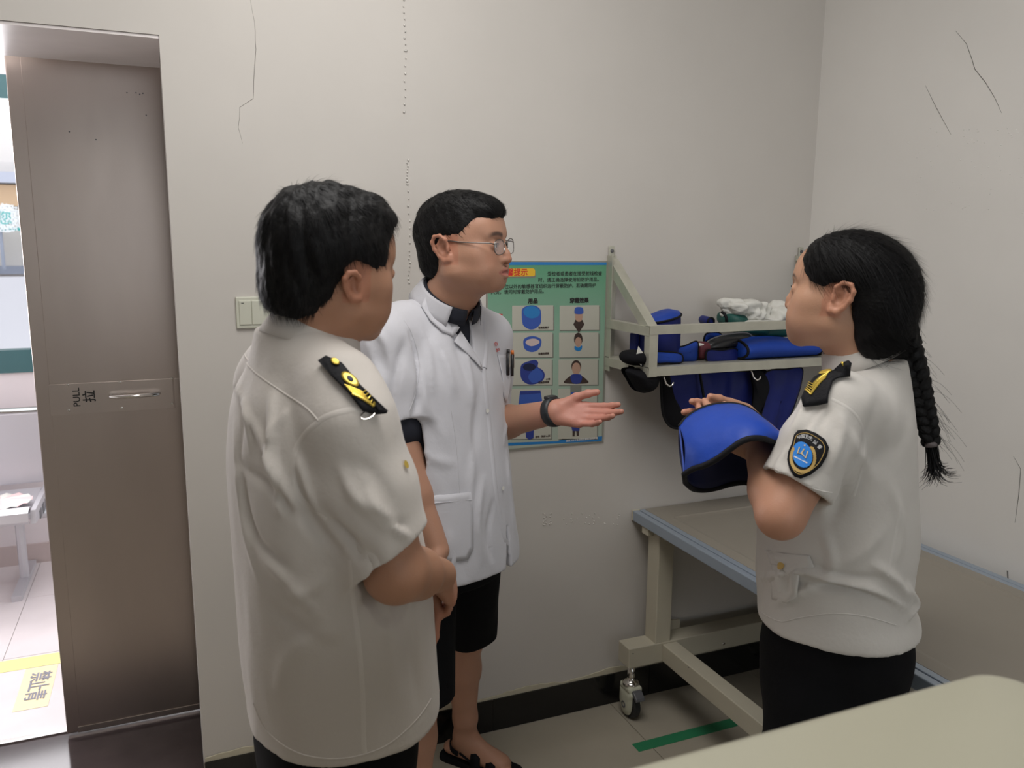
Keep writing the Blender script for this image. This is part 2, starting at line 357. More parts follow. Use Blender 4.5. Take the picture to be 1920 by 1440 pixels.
# yellow floor tape and label
p = [onz(0, 1260, 0), onz(110, 1243, 0), onz(110, 1225, 0), onz(0, 1240, 0)]
t = MB().box((-2.4, 3.35, .0002), (.4, 3.445, .0012)).build('floor_tape', mYellow); tag(t, 'bright yellow tape strip on the corridor floor behind the steel door', 'tape')
ft = anchor('floor_label', (-.525, 3.19, 0)); tag(ft, 'pale yellow floor label with grey characters beside the yellow tape strip', 'label')
MB().box((-.578, 3.035, .0002), (-.470, 3.345, .001)).build('sheet', mPaleTape, ft)
mb = MB()
for ch, yy in (('禁', 3.265), ('止', 3.195), ('青', 3.125)): text_on(mb, ch, .075, (-.524, yy, .0022), (0, -1, 0), (1, 0, 0), offset=.001)
mb.build('lettering', mInkGrey, ft)
# ------------------------------------------------------------------ waiting bench
BY = 4.25
bx = onY(75, 915, BY)[0]
bench = anchor('waiting_bench', (bx-.8, BY, 0)); tag(bench, 'silver perforated steel waiting bench seen through the open doorway', 'bench')
bz0, bz1 = onY(70, 915, BY+.1)[2], onY(70, 762, BY+.2)[2]
MB().box((bx-1.6, BY+.12, bz0+.02), (bx+.02, BY+.14, bz1-.01)).build('backrest', mSeat, bench, bevel=.01)
MB().tube([(bx-1.6, BY+.13, bz1), (bx+.02, BY+.13, bz1)], .014, 10).build('top_rail', mChrome, bench, smooth=True)
zsf = onY(50, 960, BY-.3)[2]
MB().grid([[(bx-1.6, y, z), (bx-.01, y, z)] for y, z in ((BY+.12, bz0-.005), (BY-.1, bz0-.03), (BY-.27, zsf+.01), (BY-.31, zsf-.004), (BY-.31, zsf-.04), (BY-.29, zsf-.055))]).build('seat', mSeat, bench, solid=.006, smooth=False)
mb = MB(); mb.prism([(BY-.30, zsf-.055), (BY+.14, bz0-.09), (BY+.14, bz0), (BY-.28, zsf)], 0, .02)
v = [(bx-.005+y, x, z) for x, y, z in mb.v]; mb.v = v; mb.build('side_bracket', mSeat, bench)
for k in range(3):
    y0 = BY-.18+.09*k; MB().box((bx+.014, y0, bz0-.068-.004*k), (bx+.018, y0+.05, bz0-.03)).build('slot', mGreyP, bench)
mb = MB()
for r in range(44):
    for c_ in range(26):
        X = bx-.20-.018*c_-(r % 2)*.009; Z = bz0+.06+(bz1-bz0-.11)*r/43
        mb.box((X, BY+.116, Z), (X+.008, BY+.121, Z+.003))
o = mb.build('perforation', mGreyP, bench); o['kind'] = 'stuff'
MB().tube([(bx-1.7, BY+.02, bz0-.1), (bx+.06, BY+.02, bz0-.1)], .025, 10).build('beam', mSeat, bench, smooth=True)
for X in (bx-1.2, bx-.1): 
    MB().tube([(X, BY+.02, bz0-.1), (X, BY+.02, .02)], .02, 8).build('leg', mSeat, bench); MB().box((X-.02, BY-.22, 0), (X+.02, BY+.24, .025)).build('foot', mSeat, bench)
c = onY(2, 932, BY-.12); hat = anchor('fan', (c[0], c[1], bz0-.02)); tag(hat, 'round pink striped paper fan lying on the silver waiting bench', 'fan')
bz0f = bz0+.004
for k in range(14):
    a0, a1 = 2*math.pi*k/14, 2*math.pi*(k+1)/14; am = (a0+a1)/2
    zc = bz0f+.006
    MB().add([(c[0], c[1], zc+.012), (c[0]+.12*math.cos(a0), c[1]+.12*math.sin(a0), zc-.002), (c[0]+.122*math.cos(am), c[1]+.122*math.sin(am), zc+.006), (c[0]+.12*math.cos(a1), c[1]+.12*math.sin(a1), zc-.002)], [(0,1,2),(0,2,3)]).build('pleat', mat('pleat_pink', (.8, .55, .55), .8) if k == 0 else (MATS['pleat_pink'] if k % 2 == 0 else mWhiteCloth), hat, solid=.002)
# ------------------------------------------------------------------ sliding steel door
DY = 2.80
door = anchor('sliding_door', (.2, DY, 0)); tag(door, 'brushed stainless steel sliding door half open in the doorway with pull plate', 'door')
MB().box((-.388, DY, .014), (.85, DY+.04, 2.25)).build('door_panel', mSteel, door, bevel=.004)
MB().box((-.349, DY-.003, .035), (.84, DY, 2.24)).build('face_sheet', mSteel, door, bevel=.002)
MB().box((-.355, DY-.005, .014), (.84, DY-.0005, .034)).build('bottom_strip', mSteel2, door, bevel=.001)
zp0, zp1 = 1.068, 1.164
MB().box((-.352, DY-.005, zp0), (-.003, DY-.003, zp1)).build('pull_plate', mSteel2, door, bevel=.0008)
MB().box((.0, DY-.005, zp0), (.25, DY-.003, zp1)).build('latch_plate', mSteel2, door, bevel=.0008)
for px, py in ((127, 722), (225, 717), (322, 709), (129, 770), (228, 765), (323, 757)):
    c = onY(px, py, DY-.005); MB().lathe(c, (0, -1, 0), [(0, .004), (.0012, .004), (.0016, .0025)], 12).build('screw', mChrome, door)
ph = [onY(207, 744, DY-.03), onY(250, 743, DY-.035), onY(297, 739, DY-.033), onY(298, 737, DY-.004)]
MB().tube([ph[0]+np.array([0, .026, 0]), ph[0]]+ph[1:3]+[ph[3]], [.006, .0055, .006, .006, .006], 10, flat=1.0).build('pull_handle', mChrome, door, smooth=True)
mb = MB(); c = onY(144, 745, DY-.0062); text_on(mb, 'PULL', .027, c, (0,0,1), (-1,0,0), offset=.0004); c = onY(169, 743, DY-.0062); text_on(mb, '拉', .038, c, (0,0,1), (-1,0,0), offset=.0008)
mb.build('lettering', mInk, door)
for px, py in ((238, 174), (255, 174), (262, 177), (268, 175), (274, 216), (130, 247), (180, 262)):
    c = onY(px, py, DY-.0034); MB().lathe(c, (0, -1, 0), [(0, .0022), (.0006, .0015)], 6).build('speck', mGreyP, door)
# ------------------------------------------------------------------ light switch
sx0, sx1, sz0, sz1 = .165, .262, 1.364, 1.449
sw = anchor('light_switch', (.21, WY, 1.36)); tag(sw, 'pale green white double rocker light switch on wall beside steel door', 'switch')
MB().box((sx0, WY-.008, sz0), (sx1, WY, sz1)).build('cover_plate', mSwitch, sw, bevel=.002)
MB().box((sx0+.008, WY-.011, sz0+.01), (sx0+.0395, WY-.006, sz1-.01)).build('rocker', mSwitch, sw, bevel=.0015)
MB().box((sx0+.0405, WY-.011, sz0+.01), (sx0+.072, WY-.006, sz1-.01)).build('rocker', mSwitch, sw, bevel=.0015)
MB().box((sx0+.014, WY-.0116, sz1-.017), (sx0+.021, WY-.0108, sz1-.0155)).build('indicator', mBlackP, sw)
# ------------------------------------------------------------------ poster
def smooth_closed(P, n=90):
    P = np.array(P, float); m = len(P); out = []
    for i in range(n):
        t = i/n*m; k = int(t); f = t-k; p0, p1, p2, p3 = P[(k-1) % m], P[k % m], P[(k+1) % m], P[(k+2) % m]
        out.append(.5*((2*p1)+(-p0+p2)*f+(2*p0-5*p1+4*p2-p3)*f*f+(-p0+3*p1-3*p2+p3)*f**3))
    return np.array(out)
PY = WY-.006
po = anchor('poster', (1.09, WY, .95)); tag(po, 'green and white framed notice poster showing blue protective gear on the wall', 'poster')
MB().box((.885, PY+.0005, .952), (1.299, WY-.0005, 1.543)).build('frame', mPosterFrame, po)
MB().box((.889, PY-.0004, .957), (1.292, PY+.0006, 1.538)).build('board', mPoster, po)
def flat(name, poly, m, k=1, parent=po, Y=PY):
    if name in ('cap_picture', 'cap_top_picture', 'collar_picture', 'collar_gap_picture', 'large_collar_picture', 'large_collar_bib_picture', 'portrait_cap', 'portrait_body', 'portrait_collar'): poly = [tuple(p_) for p_ in smooth_closed(poly, 40)]
    if True: pass      # px polygon printed on the poster; k = layer of ink
    pts = [onY(x, y, Y) for x, y in poly]; y = Y-.0004-.0003*k
    o = MB().add([(p[0], y, p[2]) for p in pts], [tuple(range(len(pts)))]).build(name, m, parent); return o
def quadp(x0, y0, x1, y1, s=0): return [(x0, y0), (x1, y0+s), (x1, y1+s), (x0, y1)]
def ellp(cx, cy, rx, ry, n=20, a0=0, a1=2*math.pi): return [(cx+rx*math.cos(a0+(a1-a0)*i/n), cy+ry*math.sin(a0+(a1-a0)*i/n)) for i in range(n+(0 if a1-a0 > 6.2 else 1))]
flat('blue_band', [(912, 491), (1137, 492), (1137, 497), (930, 497), (912, 505)], mPBlue)
flat('blue_band', [(930, 831), (1045, 827), (1056, 822), (1129, 818), (1128, 827), (930, 837)], mPBlue)
flat('title_shadow', [(912, 507), (1003, 505), (1005, 518), (1002, 521), (912, 521)], mPShade, 1)
flat('title_plate', [(912, 504), (1000, 503), (1003, 506), (1003, 516), (1000, 518), (912, 519)], mPYellow, 2)
def ptext(name, s, px, py, hpx, m, k=3, align='CENTER', offset=.0, spacing=1, fn=None, V=None):
    c = onY(px, py, PY); sc_ = np.linalg.norm(onY(px, py+1, PY)-c)
    mb = MB(); text_on(mb, s, hpx*sc_, (c[0], PY-.0004-.0003*k, c[2]), (1,0,0), (0,0,1), align=align, offset=offset, spacing=spacing); return mb.build(name, m, po)
ptext('title_lettering', '温馨提示', 963, 511.5, 14.5, mInkRed, 3, offset=.0007)
ptext('lettering', '受检者或患者在接受射线检查', 1078, 513.5, 8.9, mInk, 2, offset=.0002)
ptext('lettering', '时，请正确选择使用铅防护用品，', 1069, 525, 8.9, mInk, 2, offset=.0002)
ptext('lettering', '对照射部位以外的敏感器官组织进行屏蔽防护。若确需陪护', 1018, 537, 8.7, mInk, 2, offset=.0002)
ptext('lettering', '人员，请同时穿戴防护用品。', 920, 548.5, 8.9, mInk, 2, align='LEFT', offset=.0002)
ptext('lettering', '用品', 999, 565, 10, mInk, 2, offset=.0012); ptext('lettering', '穿戴效果', 1086, 564, 10, mInk, 2, offset=.0012)
for ch, y in (('请', 598), ('正', 619), ('确', 641)): ptext('red_lettering', ch, 934, y, 19, mInkRed, 2, offset=.001)
rows = [(573, 619), (624, 670), (674, 722), (729, 823)]
for r, (a, b) in enumerate(rows):
    for x0, x1, s in ((960, 1037, -1), (1049, 1123, -1)):
        x0 -= r; x1 -= r*1.3
        flat('picture_shadow', quadp(x0+1, a+2, x1+2, b+2, s*.8), mPShade, 1); flat('picture_card', quadp(x0, a, x1, b, s*.8), mPWhite, 2)
# goods pictures
flat('cap_picture', [(978, 584), (981, 577), (990, 573), (1003, 573), (1011, 578), (1014, 585), (1014, 603), (1010, 611), (1001, 617), (991, 617), (982, 611), (979, 604)], mPBlueM, 3)
flat('cap_top_picture', [(981, 585), (985, 577), (997, 574), (1009, 579), (1012, 587), (1007, 594), (996, 597), (986, 593)], mPBlue, 4)
flat('collar_picture', [(981, 639), (986, 633), (998, 630), (1010, 633), (1015, 639), (1013, 650), (1007, 657), (997, 660), (987, 657), (982, 651)], mPBlueM, 3)
flat('collar_gap_picture', [(985, 641), (992, 636), (1003, 635), (1011, 640), (1008, 645), (997, 649), (988, 646)], mPPink, 4)
flat('large_collar_picture', [(976, 688), (981, 681), (995, 676), (1004, 675), (1009, 680), (1008, 688), (1016, 693), (1021, 701), (1019, 711), (1010, 718), (994, 721), (982, 716), (976, 706)], mPBlueD, 3)
flat('large_collar_bib_picture', [(990, 705), (1005, 690), (1015, 696), (1018, 705), (1012, 714), (998, 718)], mPBlueM, 4)
flat('large_collar_rim_picture', ellp(992, 688, 12, 7), mNavy, 5)
flat('apron_picture', [(975, 733), (1013, 732), (1017, 755), (1014, 800), (978, 800), (972, 755)], mPBlueM, 3)
flat('apron_top_picture', [(975, 733), (1013, 732), (1013, 737), (975, 740)], mPBlueD, 4)
flat('coat_picture', [(978, 793), (1006, 792), (1006, 800), (1001, 800), (1000, 821), (992, 824), (986, 820), (985, 800), (978, 800)], mPBlueD, 5)
for r, (s, y) in enumerate((('铅橡胶帽子', 614.5), ('铅橡胶颈套', 663), ('铅橡胶颈套', 717), ('铅衣（陪护人员）', 818))): ptext('caption', s, 1019, y, 4.4 if r < 3 else 4.2, mPBrown, 5, offset=.0003)
ptext('caption', '大领', 1027, 711, 4.4, mPBrown, 5, offset=.0003)
ptext('caption', '全国卫生计生综合监督执法机构 宣', 1091, 824, 4.3, mWhiteInk, 3, offset=.0002)
# portraits: plain figures wearing the gear
def portrait(cx, cy, s, kind):
    if kind == 'cap':
        flat('portrait_shirt', [(cx-11*s, cy+18*s), (cx, cy+35*s), (cx+11*s, cy+18*s), (cx+6*s, cy+8*s), (cx-6*s, cy+8*s)], mPBrown, 3)
        flat('portrait_face', ellp(cx, cy+2, 7.5*s, 11*s), mPSkin, 4)
        flat('portrait_cap', [(cx-7.5*s, cy-3), (cx-8*s, cy-13*s), (cx-4*s, cy-16*s), (cx+4*s, cy-16*s), (cx+8*s, cy-13*s), (cx+7.5*s, cy-3)], mPBlueM, 5)
    if kind == 'band':
        flat('portrait_shirt', [(cx-14*s, cy+22*s), (cx-9*s, cy+13*s), (cx, cy+9*s), (cx+9*s, cy+13*s), (cx+13*s, cy+22*s)], mPWhite, 3)
        flat('portrait_hair', ellp(cx, cy-6, 8.5*s, 13*s), mPBrown, 3); flat('portrait_face', ellp(cx, cy-1, 6.5*s, 9.5*s), mPSkin, 4)
        flat('portrait_collar', [(cx-7*s, cy+7*s), (cx, cy+10*s), (cx+7*s, cy+6*s), (cx+6*s, cy+14*s), (cx, cy+17*s), (cx-7*s, cy+14*s)], mPBlue, 5)
    if kind == 'bib':
        flat('portrait_body', [(cx-21*s, cy+22*s), (cx-19*s, cy+14*s), (cx-8*s, cy+7*s), (cx+8*s, cy+7*s), (cx+19*s, cy+14*s), (cx+21*s, cy+22*s)], mPBrown, 3)
        flat('portrait_hair', ellp(cx, cy-10, 9.5*s, 12*s), mPBrown, 3); flat('portrait_face', ellp(cx, cy-6, 8.2*s, 11.5*s), mPSkin, 4)
        flat('portrait_collar', [(cx-8*s, cy+5*s), (cx+8*s, cy+5*s), (cx+11*s, cy+13*s), (cx+6*s, cy+22*s), (cx-6*s, cy+22*s), (cx-11*s, cy+13*s)], mPBlueD, 5)
    if kind == 'apron':
        flat('portrait_background', quadp(cx-10, cy-27, cx+11, cy-5), mPShade, 3)
        flat('portrait_apron', [(cx-9, cy-15), (cx+9, cy-15), (cx+12, cy+15), (cx-11, cy+15)], mPBlueM, 4)
        flat('portrait_coat', [(cx-12, cy+38), (cx+9, cy+37), (cx+7, cy+58), (cx-6, cy+58)], mPBlueD, 4)
        flat('portrait_leg', [(cx-6, cy+58), (cx-1, cy+58), (cx-2, cy+68), (cx-6, cy+68)], mPBrown, 4); flat('portrait_leg', [(cx+1, cy+58), (cx+6, cy+58), (cx+6, cy+67), (cx+2, cy+67)], mPBrown, 4)
portrait(1085, 591, .95, 'cap'); portrait(1084, 642, .95, 'band'); portrait(1080, 697, .98, 'bib'); portrait(1079, 750, 1, 'apron')
# ------------------------------------------------------------------ wall shelf rack
SF = 2.06
rack = anchor('wall_rack', (1.7, WY, 1.2)); tag(rack, 'welded grey angle steel wall rack holding blue protective gear above the table', 'shelf rack')
X0, X1 = 1.297, 2.085
def angle(name, a, b, w, nA, nB, t=.003, m=mZinc):      # L profile from a to b, flanges along nA and nB
    a, b, nA, nB = (np.array(v, float) for v in (a, b, nA, nB)); mb = MB()
    for n1, n2, s0 in ((nA, nB, 0), (nB, nA, t)):
        c = [a+n1*s0, a+n1*w, a+n1*w+n2*t, a+n1*s0+n2*t]; d = [p+(b-a) for p in c]
        mb.add(c+d, [(0,1,2,3),(7,6,5,4),(0,4,5,1),(1,5,6,2),(2,6,7,3),(3,7,4,0)])
    return mb.build(name, m, rack)
XA, YA, ZA = np.eye(3)
W = .032
mm = .0015
for X, s in ((X0, 1), (X1, -1)):
    angle('wall_post', (X, WY-.003, 1.192), (X, WY-.003, 1.56), W, XA*s, -YA)
    mb = MB(); zt = 1.56; mb.box((min(X, X+s*.026)+.003, WY-.009, zt-.005), (max(X, X+s*.026)-.003, WY-.004, zt+.03)); mb.build('mounting_tab', mZinc, rack, bevel=.004)
    MB().lathe((X+s*.013, WY-.009, zt+.014), (0, -1, 0), [(0, .006), (.003, .0055), (.004, .003)], 12).build('screw', mGreyP, rack)
    angle('side_rail', (X-s*.0012, SF+.004, 1.357), (X-s*.0012, WY-.006, 1.357), W*.85, -ZA, XA*s); angle('side_rail', (X-s*.0012, SF+.004, 1.235), (X-s*.0012, WY-.006, 1.235), W*.85, -ZA, XA*s)
    angle('front_post', (X, SF, 1.208), (X, SF, 1.358), W*.9, XA*s, YA)
    a = np.array((X+.004*s, WY-.01, 1.548)); b = np.array((X+.004*s, SF+.008, 1.352)); d = b-a; d /= np.linalg.norm(d)
    angle('diagonal_brace', a, b, W, XA*s, np.cross(XA, d) if np.cross(XA, d)[2] < 0 else -np.cross(XA, d))
angle('front_rail', (X0, SF-.001, 1.36), (X1, SF-.001, 1.36), W*.8, -ZA, YA); angle('front_rail', (X0, SF-.001, 1.237), (X1, SF-.001, 1.237), W*.85, -ZA, YA)
angle('back_rail', (X0, WY-.004, 1.237), (X1, WY-.004, 1.237), W*.8, -ZA, -YA)
MB().box((X0+.004, SF+.003, 1.2305), (X1-.004, WY-.006, 1.2345)).build('shelf_plate', mZinc, rack)
MB().box((X0-.0012, SF+.08, 1.214), (X0, SF+.115, 1.229)).build('rust_patch', mat('rusty_label', (.16, .09, .06), .7), rack, bevel=.0004)
for px, py in ((1243, 700), (1407, 692)):
    c = onY(px, py, SF+.012); z = 1.212; pts = [(c[0], SF+.012, z+.004), (c[0], SF+.006, z-.008), (c[0]+.002, SF-.004, z-.026), (c[0]+.012, SF-.008, z-.034), (c[0]+.022, SF-.008, z-.03), (c[0]+.025, SF-.008, z-.022)]
    MB().tube(pts, .0026, 8).build('hook', mChrome, rack, smooth=True)
# ------------------------------------------------------------------ soft goods builders
def wav(p, seed, f, n=5):
    rg = np.random.default_rng(seed); s = 0
    for i in range(n):
        k = rg.normal(size=3); k *= f*(1+.5*i)/np.linalg.norm(k); s = s+np.sin(p@k+rg.uniform(0, 6.28))/(1+.5*i)
    return s/2
def blob(c, s, rz=0, tilt=0, e=2.6, amp=.06, f=30, seed=1, nu=48, nv=24, flatz=None):
    th = np.linspace(0, 2*math.pi, nu, endpoint=False); ph = np.linspace(-math.pi/2, math.pi/2, nv)
    sg = lambda x, q: np.sign(x)*np.abs(x)**q
    P, T = np.meshgrid(ph, th, indexing='ij'); q = 2/e
    D = np.stack([sg(np.cos(P), q)*sg(np.cos(T), q), sg(np.cos(P), q)*sg(np.sin(T), q), sg(np.sin(P), q)], -1)
    V = D*np.array(s)/2; n = wav(V, seed, f)[..., None]; V = V*(1+amp*n*2)+(amp*.25*np.array(s).min()*np.abs(wav(V+3, seed+9, f*2.2)))[..., None]*D
    if flatz is not None: V[..., 2] = np.maximum(V[..., 2], flatz)
    Rm = np.array(Matrix.Rotation(rz, 3, 'Z') @ Matrix.Rotation(tilt, 3, 'Y')); return V@Rm.T+np.array(c)
def slab(outline, Y, t=.02, bulge=.012, folds=None, seed=0, rings=9, wob=.004, f=25):
    """closed soft panel: outline of world (x,z) points, front side bulging towards -Y"""
    P = np.array(outline, float); c = P.mean(0); out = []
    for side in (0, 1):
        for r in range(rings, -1, -1) if side == 0 else range(1, rings+1):
            k = r/rings; q = c+(P-c)*k; y = (-t/2-bulge*(1-k**3)) if side == 0 else (t/2)*(1-k**6*.6)
            if side == 0: y = y*1.0+(k**6)*t*.3
            pts = np.column_stack([q[:, 0], np.full(len(q), Y), q[:, 1]]); w = wav(pts, seed, f)*wob*(1-k**8*.5)
            fo = folds(q[:, 0], q[:, 1])*(1-.3*k**8) if folds else 0
            pts[:, 1] = Y+y+w+fo; out.append(pts)
    out = out[:rings+1][::-1][::-1]+out[rings+1:]
    return np.array(out)
def panel_obj(root, px, Y, m, name='panel', t=.02, bulge=.01, trim=.006, seed=0, folds=None, wob=.004, smooth=True, n=90, trimmat=None):
    P = [onY(a, b, Y) for a, b in px]; P = np.array([(p[0], p[2]) for p in P]); P = smooth_closed(P, n) if smooth else P
    g = slab(P, Y, t, bulge, folds, seed, wob=wob); o = MB().grid(g, closed=True).build(name, m, root, smooth=True)
    if trim:
        e = list(g[0])+[g[0][0]]; MB().tube(e, trim, 8, cap=False, up=(0,1,0)).build('binding', trimmat or mTrim, root, smooth=True)
    return g
# blue cap on the shelf
cz = 1.2355
c = onY(1236, 650, 2.19); capc = np.array((c[0], 2.19, cz))
cap = anchor('protective_hat', tuple(capc)); tag(cap, 'blue cylindrical protective hat standing at the left end of the rack', 'hat')
def cap_ring(z, r, tilt=0, n=40):
    return [(capc[0]+r*1.0*math.cos(2*math.pi*k/n), capc[1]+r*.95*math.sin(2*math.pi*k/n), cz+z+tilt*math.cos(2*math.pi*k/n)) for k in range(n)]
rr = .066
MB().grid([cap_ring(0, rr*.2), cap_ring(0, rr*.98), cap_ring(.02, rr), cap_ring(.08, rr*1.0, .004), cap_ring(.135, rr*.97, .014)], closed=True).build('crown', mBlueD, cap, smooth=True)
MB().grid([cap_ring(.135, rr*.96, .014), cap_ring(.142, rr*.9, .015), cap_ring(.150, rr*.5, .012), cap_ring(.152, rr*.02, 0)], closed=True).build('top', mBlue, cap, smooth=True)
for z, t in ((.134, .014), (.012, 0)): MB().tube(cap_ring(z, rr*.985, t)+[cap_ring(z, rr*.985, t)[0]], .0035, 8, cap=False).build('binding', mTrim, cap, smooth=True)
o = MB().box((capc[0]-.079, 2.20, cz), (capc[0]-.065, 2.24, cz+.085)).build('strap', mBlueD, cap, bevel=.004)
def soft(name, c, s, m, label, cat, group=None, extra=None, **k):
    g = blob(c, s, **k); z = g[..., 2].min(); g[..., 2] += c[2]-s[2]/2-z
    root = anchor(name, (c[0], c[1], c[2]-s[2]/2)); tag(root, label, cat, group)
    MB().grid(g, closed=True).build('body', m, root, smooth=True); return root, g
def X_(px, py, Y): return onY(px, py, Y)[0]
r1, g = soft('black_pouch', (X_(1191, 665, 2.125), 2.125, cz+.024), (.085, .10, .046), mBlackCloth, 'black cloth pouch with a white tag at the left front corner of the rack', 'pouch', seed=3, e=2.2, amp=.07)
tc = onY(1199, 660, 2.085); MB().add([(tc[0]-.014, 2.084, 1.262), (tc[0]+.006, 2.082, 1.240), (tc[0]+.017, 2.090, 1.275), (tc[0]+.0, 2.092, 1.298)], [(0,1,2,3)]).build('tag', mWhiteCloth, r1, solid=.001)
def blue_pad(px, Y, label, name='blue_pad', m=mBlue, t=.014, **k):
    P = [onY(a, b, Y) for a, b in px]; c = np.mean(P, 0); root = anchor(name, (c[0], Y, min(p[2] for p in P))); tag(root, label, 'pad'); panel_obj(root, px, Y, m, t=t, **k); return root
blue_pad([(1223, 661), (1248, 660), (1276, 664), (1277, 679), (1250, 680), (1223, 679)], 2.10, 'flat bright blue pad with black binding lying below the blue hat', bulge=.006, trim=.003)
blue_pad([(1262, 655), (1285, 648), (1305, 640), (1308, 655), (1305, 677), (1278, 678), (1264, 668)], 2.15, 'crumpled bright blue pad with upturned black edge right of the blue hat', bulge=.016, trim=.003, wob=.008)
r1, g = soft('small_purse', (X_(1315, 655, 2.17), 2.17, cz+.026), (.045, .06, .052), mMaroon, 'small maroon and black purse between the crumpled blue pad and black pouch', 'purse', seed=5, e=3)
MB().grid(blob((X_(1314, 655, 2.17), 2.165, cz+.047), (.04, .04, .014), seed=5), closed=True).build('lining', mWhiteCloth, r1, smooth=True)
blue_pad([(1326, 657), (1352, 657), (1380, 655), (1382, 679), (1350, 680), (1326, 678)], 2.13, 'dark blue strap pad lying between the purse and the blue roll', m=mBlueD, bulge=.008, trim=.003)
# black glossy pouch with grey piping, leaning
root = anchor('black_case', (X_(1362, 650, 2.2), 2.2, 1.262)); tag(root, 'shiny black padded case with grey piping lying above the blue roll', 'case')
panel_obj(root, [(1316, 651), (1330, 637), (1360, 627), (1395, 624), (1407, 630), (1406, 641), (1380, 649), (1345, 656), (1320, 657)], 2.16, mat('black_vinyl', (.015, .015, .017), .3), t=.03, bulge=.02, trim=.0028, trimmat=mGreyP)
blue_pad([(1323, 626), (1345, 624), (1354, 630), (1352, 636), (1322, 645)], 2.24, 'small blue pad with black binding behind the shiny black case', bulge=.01, trim=.003)
# green folded garments
root = anchor('green_apron', (X_(1450, 640, 2.2), 2.2, 1.28)); tag(root, 'dark green folded protective apron lying on the rack under the white cloth', 'apron')
MB().grid(blob((X_(1448, 632, 2.22), 2.22, 1.315), (.21, .12, .045), seed=12, e=3, amp=.06), closed=True).build('body', mGreen, root, smooth=True)
MB().grid(blob((X_(1372, 596, 2.22), 2.22, 1.352), (.085, .12, .062), seed=14, e=2.3, amp=.08, tilt=.2), closed=True).build('upper_fold', mGreen, root, smooth=True)
MB().grid(blob((X_(1400, 615, 2.22), 2.22, 1.325), (.16, .12, .04), seed=18, e=3, amp=.06, tilt=.1), closed=True).build('middle_fold', mGreen, root, smooth=True)
MB().tube([onY(1353, 585, 2.18), onY(1358, 588, 2.17), onY(1362, 596, 2.165), onY(1362, 604, 2.165)], .005, 8).build('binding', mTrim, root, smooth=True)
root = anchor('blue_strap_roll', (X_(1335, 604, 2.22), 2.22, 1.30)); tag(root, 'small rolled blue and black strap at the left edge of green apron', 'strap')
MB().lathe(onY(1333, 603, 2.16), (.25, 1, 0), [(0, .012), (.01, .014), (.07, .014), (.08, .01)], 16).build('roll', mBlueD, root, smooth=True)
MB().tube([onY(1333, 603, 2.155)+np.array((.0125*math.cos(a), 0, .0125*math.sin(a))) for a in np.linspace(0, 6.28, 16)], .003, 6).build('binding', mTrim, root, smooth=True)
# white bundle
root = anchor('white_cloth', (X_(1420, 590, 2.2), 2.2, 1.37)); tag(root, 'crumpled white cotton cloth bundled on top of the rack gear', 'cloth')
def cr(px, py, Y, s, seed, **k): return blob(onY(px, py, Y), s, seed=seed, e=1.9, amp=.17, f=75, nu=110, nv=54, **k)
MB().grid(cr(1404, 583, 2.2, (.16, .13, .075), 21, tilt=.12), closed=True).build('crumple', mWhiteCloth, root, smooth=True)
MB().grid(cr(1452, 590, 2.19, (.15, .13, .06), 25, tilt=-.35), closed=True).build('crumple', mWhiteCloth, root, smooth=True)
MB().grid(cr(1374, 575, 2.2, (.085, .10, .045), 27, tilt=.3), closed=True).build('crumple', mWhiteCloth, root, smooth=True)
MB().grid(cr(1440, 601, 2.17, (.18, .1, .028), 29, tilt=-.02), closed=True).build('crumple', mWhiteCloth, root, smooth=True)
# blue roll
root = anchor('blue_roll', (X_(1455, 680, 2.13), 2.13, cz)); tag(root, 'long bright blue rolled apron with black end lying at the right of the rack', 'apron')
xa, xb = X_(1381, 665, 2.13), X_(1520, 660, 2.13); pr = []
for i in range(30):
    t = i/29; n = 40; a = np.linspace(0, 2*math.pi, n, endpoint=False); ry, rz_ = .06, .031+.004*math.sin(t*5); p = np.stack([np.full(n, xa+(xb-xa)*t), 2.13+ry*np.cos(a), cz+rz_+rz_*np.sin(a)*(1+.0*a)], -1)
    if i in (0, 29): p[:, 1] = 2.13+(p[:, 1]-2.13)*.9; p[:, 2] = cz+rz_+(p[:, 2]-cz-rz_)*.9
    p[:, 2] += .0015*wav(p, 3, 60)*(np.sin(a) > 0); pr.append(p)
ctr = [pr[0].mean(0)+(pr[0]-pr[0].mean(0))*.05]+pr+[pr[-1].mean(0)+(pr[-1]-pr[-1].mean(0))*.05]
MB().grid(ctr, closed=True).build('roll', mBlue, root, smooth=True)
MB().tube(list(pr[0]+np.array([.002, 0, 0]))+[pr[0][0]+np.array([.002, 0, 0])], .0045, 8, cap=False).build('binding', mTrim, root, smooth=True)
MB().grid(blob((xb+.012, 2.13, cz+.02), (.06, .10, .035), seed=7, e=2.6), closed=True).build('end_fold', mTrim, root, smooth=True)
# hanging goods
root = anchor('hanging_hat', (X_(1199, 700, 2.12), 2.12, 1.09)); tag(root, 'black cloth hat hanging under the left corner of the rack', 'hat')
panel_obj(root, [(1169, 692), (1200, 690), (1229, 694), (1228, 715), (1220, 729), (1206, 736), (1190, 731), (1178, 713)], 2.12, mBlackCloth, t=.06, bulge=.03, trim=0, seed=2, name='body')
MB().tube([(X_(1200, 690, 2.12), 2.12, 1.19), (X_(1202, 690, 2.12), 2.12, 1.22)], .004, 6).build('loop', mTrim, root)
MB().grid(blob(onY(1236, 703, 2.16), (.03, .03, .04), seed=3), closed=True).build('flap', mBlackCloth, root, smooth=True)
root = anchor('blue_apron', (X_(1345, 760, 2.13), 2.13, .99)); tag(root, 'wide dark blue protective apron hanging from the left hook under the rack', 'apron')
fo = lambda x, z: .008*np.sin((x-1.3)*38+z*6)+.004*np.sin(x*90-z*20)
